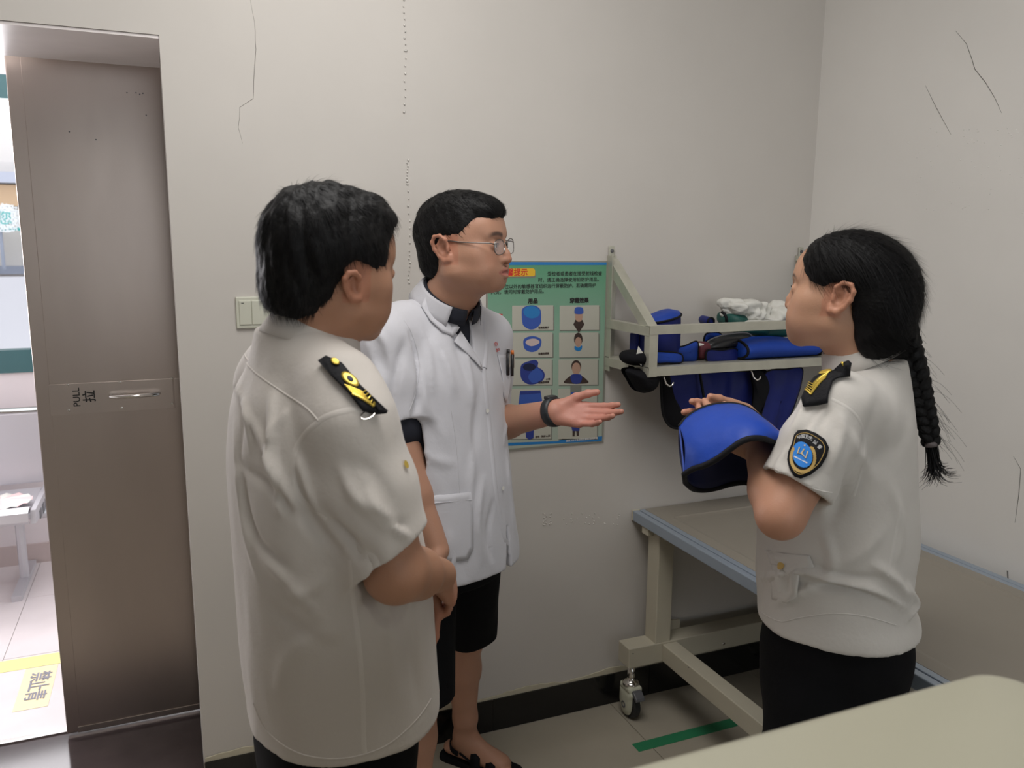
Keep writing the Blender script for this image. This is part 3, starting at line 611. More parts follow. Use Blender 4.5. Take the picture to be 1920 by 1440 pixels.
panel_obj(root, [(1250, 700), (1300, 696), (1360, 696), (1410, 694), (1440, 700), (1442, 740), (1430, 790), (1420, 835), (1380, 850), (1330, 842), (1290, 800), (1262, 760), (1246, 722)], 2.15, mBlueD, t=.016, bulge=.006, trim=.005, folds=fo, seed=6, n=120)
panel_obj(root, [(1240, 702), (1252, 703), (1262, 745), (1290, 790), (1315, 806), (1285, 804), (1258, 800), (1244, 780), (1240, 745)], 2.135, mBlackCloth, name='edge_fold', t=.016, bulge=.006, trim=.004, seed=8)
a, b = onY(1308, 700, 2.133), onY(1318, 800, 2.12); MB().tube(resample([a+np.array([0,-.012,0]), (a+b)/2+np.array([.002,-.02,0]), b+np.array([0,-.012,0])], .01), .0045, 8).build('seam_binding', mTrim, root, smooth=True)
root = anchor('blue_apron', (X_(1465, 760, 2.1), 2.1, .99)); tag(root, 'dark blue apron with black side hanging from the right hook under the rack', 'apron')
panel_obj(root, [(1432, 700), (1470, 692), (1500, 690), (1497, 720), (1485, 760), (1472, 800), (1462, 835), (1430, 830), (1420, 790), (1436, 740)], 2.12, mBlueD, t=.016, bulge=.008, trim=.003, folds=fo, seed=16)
panel_obj(root, [(1408, 700), (1430, 698), (1442, 722), (1438, 745), (1424, 775), (1420, 800), (1404, 800), (1410, 760), (1412, 730)], 2.10, mBlackCloth, name='edge_fold', t=.014, bulge=.008, trim=0, seed=18)
# ------------------------------------------------------------------ examination table on castors
tb = anchor('examination_table', (1.75, 1.4, 0)); tag(tb, 'cream wheeled examination table with blue grey rails standing in the room corner', 'table')
TZ, TY0, TY1, TX0, TX1 = .70, .62, 2.322, 1.466, 2.04
def rrect(x0, y0, x1, y1, r, n=8):
    out = []
    for cx, cy, a in ((x1-r, y1-r, 0), (x0+r, y1-r, 90), (x0+r, y0+r, 180), (x1-r, y0+r, 270)):
        for k in range(n+1): an = R(a+90*k/n); out.append((cx+r*math.cos(an), cy+r*math.sin(an)))
    return out
L = []
for ring, z in ((rrect(TX0, TY0, TX1, TY1, .002), TZ-.03), (rrect(TX0, TY0, TX1, TY1, .002), TZ), (rrect(TX0+.040, TY0+.1, TX1-.04, TY1-.105, .02), TZ), (rrect(TX0+.044, TY0+.104, TX1-.044, TY1-.109, .02), TZ-.003), (rrect(TX0+.06, TY0+.12, TX1-.06, TY1-.125, .02), TZ-.006), (rrect(TX0+.2, TY0+.3, TX1-.2, TY1-.3, .02), TZ-.009), ([(1.75, 1.41)]*36, TZ-.009)):
    L.append([(x, y, z) for x, y in ring])
MB().grid(L, closed=True).build('table_top', mTop, tb)
for xa, s in ((1.42, 1), (2.086, -1)):
    def bx_(a, b, z0, z1): return ((min(xa+s*a, xa+s*b), TY0, z0), (max(xa+s*a, xa+s*b), TY1, z1))
    MB().box(*bx_(0, .022, TZ-.036, TZ)).build('side_rail', mRail, tb, bevel=.003); MB().box(*bx_(.020, .0275, TZ-.03, TZ-.004)).build('rail_groove', mDarkGroove, tb)
    MB().box(*bx_(.026, .046, TZ-.032, TZ)).build('side_rail', mRail, tb, bevel=.002)
    a, b = bx_(-.001, .03, TZ-.037, TZ+.001); MB().box((a[0], TY1, a[2]), (b[0], TY1+.006, b[2])).build('end_cap', mCream, tb, bevel=.002)
for X in (1.447, 1.985):
    MB().box((X, 2.195, .20), (X+.06, 2.262, TZ-.03)).build('leg', mCream, tb, bevel=.003); MB().box((X, .8, .20), (X+.06, .86, TZ-.03)).build('leg', mCream, tb, bevel=.003)
for Y in (2.1935, .7985): MB().box((1.345, Y, .197), (2.10, Y+.070, .268)).build('foot_beam', mCream, tb, bevel=.003)
MB().box((1.475, .86, .200), (1.532, 2.194, .262)).build('stretcher', mCream, tb, bevel=.003)
MB().box((1.46, 2.18, TZ-.065), (2.05, 2.28, TZ-.031)).build('cross_beam', mCream, tb, bevel=.002)
MB().box((1.425, 2.23, TZ-.062), (1.447, 2.27, TZ-.032)).build('bracket', mCream, tb, bevel=.002)
zq = .30; pr = rrect(1.52, zq, 2.0, .66, .09); MB().prism(pr, 2.272, 2.28).build('wall_shade_sheet', mWall, tb)  # wall-coloured sheet added in the rounded shape of shade on the wall
mb = MB(); mb.prism([(1.507, .268), (1.59, .268), (1.59, .30), (1.55, .305), (1.53, .34), (1.507, .34)], 2.262, 2.268); mb.build('gusset', mCream, tb)
c = onY(1356, 1206, 2.195); MB().lathe(c, (0, -1, 0), [(0, .006), (.003, .006), (.004, .003)], 14).build('bolt', mChrome, tb)
for px, py in ((1291, 1251), (1187, 1226)):
    c = onz(px, py, .2625 if px > 1200 else .2685); MB().lathe(c, (0, 0, 1), [(0, .0028), (.001, .002)], 8).build('speck', mBlackP, tb)
def caster(c, name='castor'):
    x, y = c; root = MB().lathe((x, y, .050), (1, 0, 0), [(-.011, .030), (-.0125, .046), (-.009, .050), (.009, .050), (.0125, .046), (.011, .030)], 32).build(name, mRubber, tb, smooth=False)
    for s in (-1, 1):
        prof = []
        pts = smooth_closed([(y-.036, .105), (y+.03, .108), (y+.038, .085), (y+.038, .05), (y+.025, .022), (y, .012), (y-.024, .022), (y-.034, .05), (y-.036, .08)], 36)
        mb = MB(); n = len(pts); cc = pts.mean(0); rings = []
        for k, dx in ((1, .014), (1, .019), (.93, .0225), (.55, .0265), (.02, .0275)): rings.append([(x+s*dx, cc[0]+(p[0]-cc[0])*k, cc[1]+(p[1]-cc[1])*k) for p in pts])
        mb.grid(rings, closed=True).build('fork_shell', mat('castor_shell', (.55, .55, .44), .35) if 'castor_shell' not in MATS else MATS['castor_shell'], root, smooth=True)
        MB().lathe((x+s*.0268, y, .05), (s, 0, 0), [(0, .012), (.0018, .012), (.002, .008), (-.001, .006)], 20).build('hub', mGreyP, root)
    MB().box((x-.026, y-.036, .098), (x+.026, y+.036, .122)).build('fork_crown', MATS['castor_shell'], root, bevel=.01, seg=3)
    MB().lathe((x, y, .120), (0, 0, 1), [(0, .029), (.007, .029), (.012, .022), (.016, .014), (.03, .013), (.08, .013)], 28).build('swivel_plate', mChrome, root, smooth=True)
    P = [(y-.03, .115), (y-.045, .112), (y-.062, .098), (y-.066, .088), (y-.060, .084), (y-.042, .096), (y-.03, .1)]
    mb = MB(); mb.add([(x-.017, a, b) for a, b in P]+[(x+.017, a, b) for a, b in P], [tuple(range(7)), tuple(range(13, 6, -1))]+[(i, i+7, (i+1) % 7+7, (i+1) % 7) for i in range(7)]); mb.build('brake_pedal', mGreyP, root, bevel=.003)
cx_, cy_ = onz(1197, 1340, 0)[:2]
for c in ((1.378, 2.228), (2.06, 2.228), (1.378, .833), (2.06, .833)): caster(c)
# ------------------------------------------------------------------ green floor tape
t = MB().box((1.30, 2.04, .0002), (2.1, 2.084, .0012)).build('floor_tape', mGreenTape); tag(t, 'dark green tape strip stuck on the beige floor tiles beside the table', 'tape')
# ------------------------------------------------------------------ foreground equipment housing
HZ = 1.20
c = onz(1868, 1234, HZ); hx, hy = c[0], c[1]
hs = anchor('equipment_housing', (hx-.4, hy-.35, 0)); tag(hs, 'cream equipment housing with rounded corners in the blurred foreground', 'equipment')
o = MB(); rings = []
for ins, z in ((.0, .08), (.0, HZ-.03), (.002, HZ-.016), (.008, HZ-.006), (.02, HZ), (.2, HZ)):
    rings.append([(x, y, z) for x, y in rrect(hx-.75+ins, hy-.62+ins, hx-ins, hy-ins, .035 if ins < .1 else .05, 10)])
rings.append([(hx-.38, hy-.3, HZ)]*len(rings[0]))
rings.insert(0, [(hx-.38, hy-.3, .08)]*len(rings[0]))
o.grid(rings, closed=True).build('body', mMachine, hs, smooth=True)
MB().box((hx-.72, hy-.6, 0), (hx-.03, hy-.03, .079)).build('plinth', mGreyP, hs)
# ================================================================== people: implicit surfaces
def nrm(v): v = np.array(v, float); return v/np.linalg.norm(v)
class Sdf:
    def __init__(s): s.ops = []
    def op(s, mode, fn, c, rad, k=.01): s.ops.append((mode, fn, np.array(c, float), float(rad), float(k))); return s
    def cap(s, a, b, r1, r2, k=.01, mode='u'):
        a = np.array(a, float); b = np.array(b, float); ba = b-a; l2 = ba@ba+1e-12
        def fn(p): pa = p-a; t = np.clip(pa@ba/l2, 0, 1); return np.sqrt(((pa-t[:, None]*ba)**2).sum(1))-(r1+(r2-r1)*t)
        return s.op(mode, fn, (a+b)/2, math.sqrt(l2)/2+max(r1, r2), k)
    def chain(s, pts, rs, k=.01, mode='u'):
        for i in range(len(pts)-1): s.cap(pts[i], pts[i+1], rs[i], rs[i+1], k, mode)
        return s
    def ell(s, c, r, k=.01, mode='u', rot=None):
        c = np.array(c, float); r = np.array(r, float)
        def fn(p):
            q = p-c
            if rot is not None: q = q@rot
            k0 = np.sqrt(((q/r)**2).sum(1)); k1 = np.sqrt(((q/r**2)**2).sum(1)); return k0*(k0-1)/(k1+1e-9)
        return s.op(mode, fn, c, r.max(), k)
    def flatcap(s, a, b, r1, r2, N, fl, k=.01, mode='u'):      # capsule flattened along N by factor fl
        a = np.array(a, float); b = np.array(b, float); N = nrm(N); S = np.eye(3)+np.outer(N, N)*(1/fl-1); a2, b2 = a@S, b@S; ba = b2-a2; l2 = ba@ba+1e-12
        def fn(p): pa = p@S-a2; t = np.clip(pa@ba/l2, 0, 1); return (np.sqrt(((pa-t[:, None]*ba)**2).sum(1))-(r1+(r2-r1)*t))*min(fl, 1)**.5
        return s.op(mode, fn, (a+b)/2, np.linalg.norm(b-a)/2+max(r1, r2)*max(1, fl), k)
    def loft(s, rows, k=.02, mode='u', n=2.3):      # rows of z, cx, cy, half width, half depth
        rows = np.array(sorted(rows), float); zz = np.linspace(rows[0, 0], rows[-1, 0], 160)
        T = np.array([cubic(rows[:, 0], rows[:, j], zz) for j in range(1, 5)])
        z0, z1 = zz[0], zz[-1]
        def fn(p):
            z = np.clip(p[:, 2], z0, z1); cx, cy, w, d = (np.interp(z, zz, T[j]) for j in range(4))
            q = (np.abs((p[:, 0]-cx)/w)**n+np.abs((p[:, 1]-cy)/d)**n)**(1/n); e = (q-1)*np.minimum(w, d)*.9
            return np.maximum(e, np.maximum(z0-p[:, 2], p[:, 2]-z1))
        return s.op(mode, fn, (rows[:, 1].mean(), rows[:, 2].mean(), (z0+z1)/2), math.hypot((z1-z0)/2, rows[:, 3:5].max()+.06)+.05, k)
    def sub(s, child, M, k=.01, mode='u', rad=.3, c=None):      # child placed by matrix M (local -> parent), folded if child.fold
        A = np.array(M, float); Ri = np.linalg.inv(A[:3, :3]); t = A[:3, 3]; sc_ = np.cbrt(np.linalg.det(A[:3, :3]))
        def fn(p):
            q = (p-t)@Ri.T; return child(q)*sc_
        return s.op(mode, fn, t if c is None else c, rad, k)
    def __call__(s, p, d0=1.0):
        d = np.full(len(p), d0)
        for mode, fn, c, rad, k in s.ops:
            lb = np.sqrt(((p-c)**2).sum(1))-rad
            m = lb < (d+k if mode == 'u' else (k-d if mode == 's' else 9)) if mode != 'i' else np.ones(len(p), bool)
            if not m.any(): continue
            dm = d[m]; e = fn(p[m])
            if mode == 'u': h = np.clip(.5+.5*(e-dm)/k, 0, 1); d[m] = e*(1-h)+dm*h-k*h*(1-h)
            else:
                if mode == 's': e = -e
                h = np.clip(.5-.5*(e-dm)/k, 0, 1); d[m] = e*(1-h)+dm*h+k*h*(1-h)
        return d
def cubic(x, y, q):
    m = np.gradient(y, x); i = np.clip(np.searchsorted(x, q)-1, 0, len(x)-2); h = x[i+1]-x[i]; t = (q-x[i])/h
    return (2*t**3-3*t**2+1)*y[i]+(t**3-2*t**2+t)*h*m[i]+(-2*t**3+3*t**2)*y[i+1]+(t**3-t**2)*h*m[i+1]
def grade(lo, hi, coarse, zones):      # graded coordinates: (a, b, step) zones are finer
    out = [lo]
    while out[-1] < hi:
        x = out[-1]; st = coarse
        for a, b, s_ in zones:
            dist = max(a-x, x-b, 0); st = min(st, s_+dist*.35)
        out.append(x+st)
    return np.array(out)
def polygonize(f, xs, ys, zs, newton=2):
    nx, ny, nz = len(xs), len(ys), len(zs); V = np.full((nx, ny, nz), 1., np.float32); B = 8
    bx = [(i, min(i+B, nx)) for i in range(0, nx, B)]; by = [(i, min(i+B, ny)) for i in range(0, ny, B)]; bz = [(i, min(i+B, nz)) for i in range(0, nz, B)]
    bl = [(a, b, c) for a in bx for b in by for c in bz]
    e = lambda s_, r: (s_[r[0]], s_[min(r[1], len(s_)-1)])
    cen = np.array([[sum(e(xs, a))/2, sum(e(ys, b))/2, sum(e(zs, c))/2] for a, b, c in bl]); hd = np.array([math.dist((e(xs, a)[0], e(ys, b)[0], e(zs, c)[0]), (e(xs, a)[1], e(ys, b)[1], e(zs, c)[1]))/2 for a, b, c in bl])
    fc = f(cen); act = np.abs(fc) < hd*1.35+.004
    pend = []; idx = []; cnt = 0
    def flush():
        nonlocal pend, idx, cnt
        if not pend: return
        P = np.concatenate(pend); v = f(P); o = 0
        for a, b, c in idx:
            n = (a[1]-a[0])*(b[1]-b[0])*(c[1]-c[0]); V[a[0]:a[1], b[0]:b[1], c[0]:c[1]] = v[o:o+n].reshape(a[1]-a[0], b[1]-b[0], c[1]-c[0]); o += n
        pend = []; idx = []; cnt = 0
    for q, (a, b, c) in enumerate(bl):
        if not act[q]: V[a[0]:a[1], b[0]:b[1], c[0]:c[1]] = fc[q]; continue
        X, Y, Z = np.meshgrid(xs[a[0]:a[1]], ys[b[0]:b[1]], zs[c[0]:c[1]], indexing='ij'); pend.append(np.column_stack([X.ravel(), Y.ravel(), Z.ravel()])); idx.append((a, b, c)); cnt += X.size
        if cnt > 60000: flush()
    flush()
    S = V < 0; coords = (xs, ys, zs); sh = (nx-1, ny-1, nz-1); N = sh[0]*sh[1]*sh[2]
    acc = {}
    cells_all = []; pts_all = []; quads = []
    lin = lambda i, j, k: (i*sh[1]+j)*sh[2]+k
    for ax in range(3):
        s0 = [slice(None)]*3; s1 = [slice(None)]*3; s0[ax] = slice(0, -1); s1[ax] = slice(1, None)
        cr = S[tuple(s0)] != S[tuple(s1)]; I = np.argwhere(cr)
        if not len(I): continue
        J = I.copy(); J[:, ax] += 1; v0 = V[tuple(I.T)]; v1 = V[tuple(J.T)]; t = v0/(v0-v1)
        P = np.column_stack([coords[d][I[:, d]] for d in range(3)]).astype(float); P[:, ax] += t*(coords[ax][J[:, ax]]-coords[ax][I[:, ax]])
        u, w = (ax+1) % 3, (ax+2) % 3; ids = []; ok = np.ones(len(I), bool)
        for du, dw in ((-1, -1), (0, -1), (0, 0), (-1, 0)):
            C = I.copy(); C[:, u] += du; C[:, w] += dw; ok &= (C[:, u] >= 0) & (C[:, w] >= 0) & (C[:, u] < sh[u]) & (C[:, w] < sh[w]); ids.append(C)
        ids = [lin(C[:, 0], C[:, 1], C[:, 2])[ok] for C in ids]; P = P[ok]; inside0 = S[tuple(I.T)][ok]
        for q in ids: cells_all.append(q); pts_all.append(P)
        Q = np.column_stack(ids); Q[~inside0] = Q[~inside0][:, ::-1]; quads.append(Q)
    C = np.concatenate(cells_all); P = np.concatenate(pts_all); Q = np.concatenate(quads)
    uq, inv = np.unique(C, return_inverse=True); n = len(uq); cntv = np.bincount(inv, minlength=n)
    vv = np.column_stack([np.bincount(inv, P[:, d], n)/cntv for d in range(3)]); Q = np.searchsorted(uq, Q)
    for _ in range(newton):
        g, d = gradf(f, vv); st = -d[:, None]*g; L_ = np.linalg.norm(st, axis=1); st *= np.minimum(1, .003/(L_+1e-9))[:, None]; vv = vv+st
    return vv, Q
def gradf(f, p, e=.0012):
    K = np.array([[1, -1, -1], [-1, -1, 1], [-1, 1, -1], [1, 1, 1]], float); F = [f(p+k*e) for k in K]; g = sum(k*Fi[:, None] for k, Fi in zip(K, F))/(4*e)
    d = sum(F)/4; n2 = (g**2).sum(1); return g/np.maximum(n2, .05)[:, None], d
def mesh_from(name, v, q):
    me = bpy.data.meshes.new(name); me.vertices.add(len(v)); me.vertices.foreach_set('co', v.ravel()); me.loops.add(q.size); me.loops.foreach_set('vertex_index', q.ravel().astype(np.int32))
    me.polygons.add(len(q)); me.polygons.foreach_set('loop_start', np.arange(0, q.size, 4, dtype=np.int32)); me.polygons.foreach_set('loop_total', np.full(len(q), 4, np.int32))
    me.polygons.foreach_set('use_smooth', np.ones(len(q), bool)); me.update(calc_edges=True); me.validate(); return me
def vnormals(v, q):
    fn = np.cross(v[q[:, 2]]-v[q[:, 0]], v[q[:, 3]]-v[q[:, 1]]); n = np.zeros_like(v)
    for k in range(4):
        for d in range(3): n[:, d] += np.bincount(q[:, k], fn[:, d], len(v))
    return n/(np.linalg.norm(n, axis=1)[:, None]+1e-12)
def relax(v, q, it=1, lam=.5):
    for _ in range(it):
        s = np.zeros_like(v); c = np.zeros(len(v))
        for a, b in ((0, 1), (1, 2), (2, 3), (3, 0)):
            for d in range(3): s[:, d] += np.bincount(q[:, a], v[q[:, b], d], len(v))+np.bincount(q[:, b], v[q[:, a], d], len(v))
            c += np.bincount(q[:, a], minlength=len(v))+np.bincount(q[:, b], minlength=len(v))
        v = v+(s/c[:, None]-v)*lam
    return v
def bvh_of(v, q): return BVHTree.FromPolygons([tuple(x) for x in v], [tuple(int(i) for i in x) for x in q])
# ------------------------------------------------------------------ a person's frame: x to the right, y forward, z up
class Frame:
    def __init__(s, o, fwd):
        s.o = np.array(o, float); f_ = nrm([fwd[0], fwd[1], 0]); s.A = np.column_stack([np.array([f_[1], -f_[0], 0]), f_, [0, 0, 1.]])
    def L(s, p): return (np.array(p, float)-s.o)@s.A          # world -> local
    def W(s, p): return np.array(p, float)@s.A.T+s.o
    def at(s, px, py, dist): return s.L(at(px, py, dist))
    def hit(s, bvh, px, py):                                   # where the line of sight through a pixel meets a local mesh
        o = s.L(EYE); d = nrm(ray(px, py))@s.A; h = bvh.ray_cast(Vector(o), Vector(d)); return (None if h[0] is None else (np.array(h[0]), np.array(h[1])))
    def matrix(s):
        M = Matrix.Identity(4)
        for i in range(3):
            for j in range(3): M[i][j] = s.A[i, j]
            M[i][3] = s.o[i]
        return M
def pxof(fr, p): q = fr.W(p)-EYE; z = q@VF; return 960+FPX*(q@VR)/z, 720-FPX*(q@VU)/z
def x_at_px(fr, px, y, z): return min(np.linspace(-.2, .2, 201), key=lambda x: abs(pxof(fr, (x, y, z))[0]-px))
def person_root(fr, label):
    o = empty('person', fr.o); o.rotation_euler = (0, 0, math.atan2(fr.A[1, 0], fr.A[0, 0])); tag(o, label, 'person'); return o
def rotm(yaw=0, pitch=0, roll=0):      # yaw to the left, pitch up, roll to the right
    return np.array(Matrix.Rotation(R(yaw), 3, 'Z') @ Matrix.Rotation(R(pitch), 3, 'X') @ Matrix.Rotation(R(roll), 3, 'Y'))
def m4(Rm, t, s=(1, 1, 1)):
    M = np.eye(4); M[:3, :3] = Rm@np.diag(s); M[:3, 3] = t; return M
# ------------------------------------------------------------------ head, in its own frame: eyes at z 0, face towards +y
HP = dict(skw=.077, chin=(.074, -.103), jaww=.052, jawr=.024, cheek=.024, nose=(.1075, -.036), noser=.0105, brow=.0095, fat=0, lip=1.0, mw=.021, mp=0., slit=.0042, mouthopen=0, chr=.0175)
def head_sdf(P):
    h = Sdf()
    w = P['skw']
    h.ell((0, -.014, .034), (w, .100, .086), .01)
    h.ell((0, .018, -.012), (.066+P['fat']*.5, .070, .088), .03)
    j = P['jaww']; cy, cz_ = P['chin']; fat = P['fat']
    h.cap((j, -.002, -.052), (.022, cy-.012, cz_+.008), P['jawr'], P['chr'], .022); h.cap((j+.004, -.005, -.03), (j, -.002, -.055), .020, P['jawr'], .02)
    h.ell((0, cy-.004, cz_+.006), (.024, .019, .018), .018)
    h.ell((.034, .044, -.052), (.032+fat, .034+fat, .040+fat), .022)                   # cheek
    h.cap((.050, .045, -.018), (.058, .015, -.014), P['cheek'], .018, .02)            # cheekbone
    h.ell((0, .067, -.062), (.030, .024, .030), .022)                                 # muzzle
    h.cap((.012, .083, .022), (.040, .068, .024), P['brow'], .009, .012)              # brow ridge
    h.ell((0, .056, .044), (.052, .031, .036), .025)                                  # forehead
    h.ell((.031, .094, .001), (.0165, .012, .0125), .012, 's')                        # socket
    ny, nz = P['nose']
    h.cap((0, .083, .010), (0, ny-.012, nz+.012), .0075, .0095, .010); h.cap((0, ny-.012, nz+.010), (0, ny-.0105, nz), .0095, P['noser'], .006)
    h.ell((.0125, ny-.019, nz-.002), (.0085, .0105, .0080), .006); h.ell((.0065, ny-.014, nz-.0095), (.0035, .0055, .0030), .003, 's')
    h.ell((.031, .0775, .0), (.0160, .0125, .0125), .005)                             # eyelids
    h.ell((.031, .093, -.001), (.0125, .0090, P['slit']), .0015, 's'); h.cap((.019, .0905, .0075), (.043, .0830, .0065), .0012, .0010, .003, 's')
    L = P['lip']; mo = P['mouthopen']
    mw, mp = P['mw'], P['mp']
    h.cap((0, .0915+mp, -.0585+mo*.5), (mw, .0795, -.0635), .0052*L, .0025, .005); h.cap((0, .0900+mp, -.0705-mo), (mw-.001, .0785, -.0655-mo*.3), .0060*L, .0025, .005)
    h.cap((0, .0970+mp, -.0648-mo*.3), (mw+.003, .0805, -.0648-mo*.2), .0010+mo*.55, .0008, .0025, 's'); h.ell((0, .0905, -.050), (.0035, .005, .008), .004, 's')
    fold = lambda p: h(np.column_stack([np.abs(p[:, 0]), p[:, 1], p[:, 2]]))
    return fold
def ear_sdf(big=1.0, dz=0, flare=.42):      # right side ear, in head frame
    e = Sdf(); c = np.array([.0765, -.012, -.004+dz]); n = nrm([.9, -flare, .0]); up = nrm([0, -.16, 1]); fw = nrm(np.cross(up, n))*1.0   # fw ~ towards face
    if fw[1] < 0: fw = -fw
    q = lambda a, b, o=0: c+(fw*a+up*b)*big+n*o
    pts = [q(.012, .006, .004), q(.013, .020, .009), q(.004, .031, .013), q(-.010, .031, .016), q(-.018, .020, .018), q(-.018, .004, .016), q(-.011, -.013, .012), q(-.002, -.024, .008), q(.008, -.024, .005), q(.011, -.016, .003)]
    e.chain(pts, [.0034, .0036, .0038, .0040, .0042, .0040, .0042, .0062, .0062, .0045], .004)
    Rm = np.column_stack([fw, n, up]); e.ell(q(-.002, .004, .004), np.array([.0155, .0050, .026])*big, .005, 'u', Rm)
    e.chain([q(-.002, .022, .010), q(-.010, .012, .012), q(-.010, .0, .011), q(-.003, -.012, .008)], [.0026, .0032, .0034, .0030], .003)
    e.ell(q(.004, .0, .012), np.array([.0085, .0085, .0105])*big, .004, 's', Rm); e.cap(q(.012, .002, .005), q(.011, -.005, .006), .0042, .0036, .003)
    return e
def skin_cols(base, P, hl, v, lipcol=(.36, .13, .11), browcol=(.05, .03, .025), brow_t=1.0, blush=.12):
    """vertex colours in head frame: lips, brows, hair roots, warm cheeks and ears"""
    c = np.tile(np.array(base, float), (len(v), 1)); ax = np.abs(v[:, 0]); y, z = v[:, 1], v[:, 2]
    def mixc(m, col):
        nonlocal c
        m = np.clip(m, 0, 1)[:, None]; c = c*(1-m)+np.array(col)*m
    red = np.array(base)*np.array([1.02, .72, .68])
    mixc(blush*4*np.exp(-((ax-.042)**2/.02**2+(y-.06)**2/.03**2+(z+.035)**2/.02**2)), red); mixc(.5*np.exp(-(ax**2/.012**2+(z+.034)**2/.014**2))*(y > .09), red)
    mixc((ax > .074)*.5*(np.abs(z) < .04)*(np.abs(y+.012) < .03), red)
    lz = z+.0645; lw = P['mw']+.003; lip = (ax < lw)*(y > .070)*np.clip(1.5-np.abs(lz)/(.0105*(1-(ax/(lw+.003))**2)+1e-4)*1.2, 0, 1)*(np.abs(lz) < .0135); mixc(lip*.9, lipcol)
    bz = .0225+.004*np.sin(np.clip((ax-.014)/.034, 0, 1)*3.1); br = np.clip(1.5-np.abs(z-bz)/(.0042*brow_t), 0, 1)*(ax > .012)*(ax < .050)*(y > .05)*np.clip((.052-ax)/.012, 0, 1)*.9; mixc(br, browcol)
    return c
def add_eyes(root, fr_m, parent_obj):
    for s in (-1, 1):
        c = np.array([s*.031, .0765, -.0005])
        th = np.linspace(0, math.pi, 14); P = [[(fr_m@np.array([*(c+.0122*np.array([math.sin(t)*math.cos(a), math.cos(t), math.sin(t)*math.sin(a)])), 1]))[:3] for a in np.linspace(0, 2*math.pi, 20, endpoint=False)] for t in th]
        mb = MB(); mb.cm = 0; mb.grid(P, closed=True); me = mb.mesh('eye'); me.materials.append(mEye); me.materials.append(mIris)
        for p in me.polygons:
            q = np.mean([P[i//20][i % 20] for i in p.vertices], 0); 
            loc = np.linalg.inv(fr_m)@np.array([*q, 1]); dd = nrm(loc[:3]-c)
            if math.acos(min(1, dd[1])) < .50: p.material_index = 1
        link('eye', me, None, root, smooth=True)
        lash = [(fr_m@np.array([s*x_, y_, z_, 1]))[:3] for x_, y_, z_ in ((.0175, .0875, -.001), (.022, .0895, .0028), (.030, .0905, .0042), (.038, .0875, .0030), (.0445, .0815, -.0008))]
        o = MB(); o.tube([tuple(p_) for p_ in lash], [.0004, .0008, .0009, .0009, .0004], 6); link('eyelash', o.mesh('eyelash'), mHair, root, smooth=True)
# ------------------------------------------------------------------ hair
def poly_sd(P):      # signed distance to a polygon in (y,z)
    P = np.array(P, float)
    def fn(q):
        x, y = q[:, 0], q[:, 1]; d = np.full(len(q), 1e9); ins = np.zeros(len(q), bool)
        for i in range(len(P)):
            a, b = P[i], P[(i+1) % len(P)]; e = b-a; wx, wy = x-a[0], y-a[1]; t = np.clip((wx*e[0]+wy*e[1])/(e@e), 0, 1); d = np.minimum(d, (wx-e[0]*t)**2+(wy-e[1]*t)**2)
            c = ((a[1] <= y) & (y < b[1])) | ((b[1] <= y) & (y < a[1])); xx = a[0]+(y-a[1])/(b[1]-a[1]+1e-12)*e[0]; ins ^= c & (x < xx)
        return np.sqrt(d)*np.where(ins, -1, 1)
    return fn
def strands(v, q, n, length, flow, seed, width=.0006, lift=.35, curl=.0, segs=3, keep=None, jit=.16, name='strand'):
    rg = np.random.default_rng(seed); nm = vnormals(v, q); ar = np.linalg.norm(np.cross(v[q[:, 2]]-v[q[:, 0]], v[q[:, 3]]-v[q[:, 1]]), axis=1); fi = rg.choice(len(q), n, p=ar/ar.sum())
    w = rg.dirichlet((1, 1, 1, 1), n); P = (v[q[fi]]*w[..., None]).sum(1); N = nrm_rows((nm[q[fi]]*w[..., None]).sum(1))
    if keep is not None: m = keep(P); P, N = P[m], N[m]
    n = len(P); F = nrm_rows(flow(P, N)); F = F-N*(F*N).sum(1)[:, None]+rg.normal(size=(n, 3))*jit; F = nrm_rows(F-N*(F*N).sum(1)[:, None]); Ln = length*rg.uniform(.6, 1.3, n); lf = lift*rg.uniform(.5, 1.5, n)
    vs = []; cur = P-N*.002; W = nrm_rows(np.cross(F, N)); rows = []
    for k in range(segs+1):
        t = k/segs; c = P-N*.0015+F*(Ln*t)[:, None]+N*(Ln*lf*t*(1-.55*t))[:, None]+np.array([0, 0, -1])*(curl*Ln*t*t)[:, None]; wd = width*(1-.85*t); rows.append((c-W*wd, c+W*wd))
    V = np.stack([np.stack(r, 1) for r in rows], 1).reshape(n, -1, 3); m = V.shape[1]; fs = []
    base = np.arange(n)*m
    for k in range(segs): a = 2*k; fs.append(np.column_stack([base+a, base+a+1, base+a+3, base+a+2]))
    return V.reshape(-1, 3), np.concatenate(fs)
def nrm_rows(a): return a/(np.linalg.norm(a, axis=1)[:, None]+1e-12)
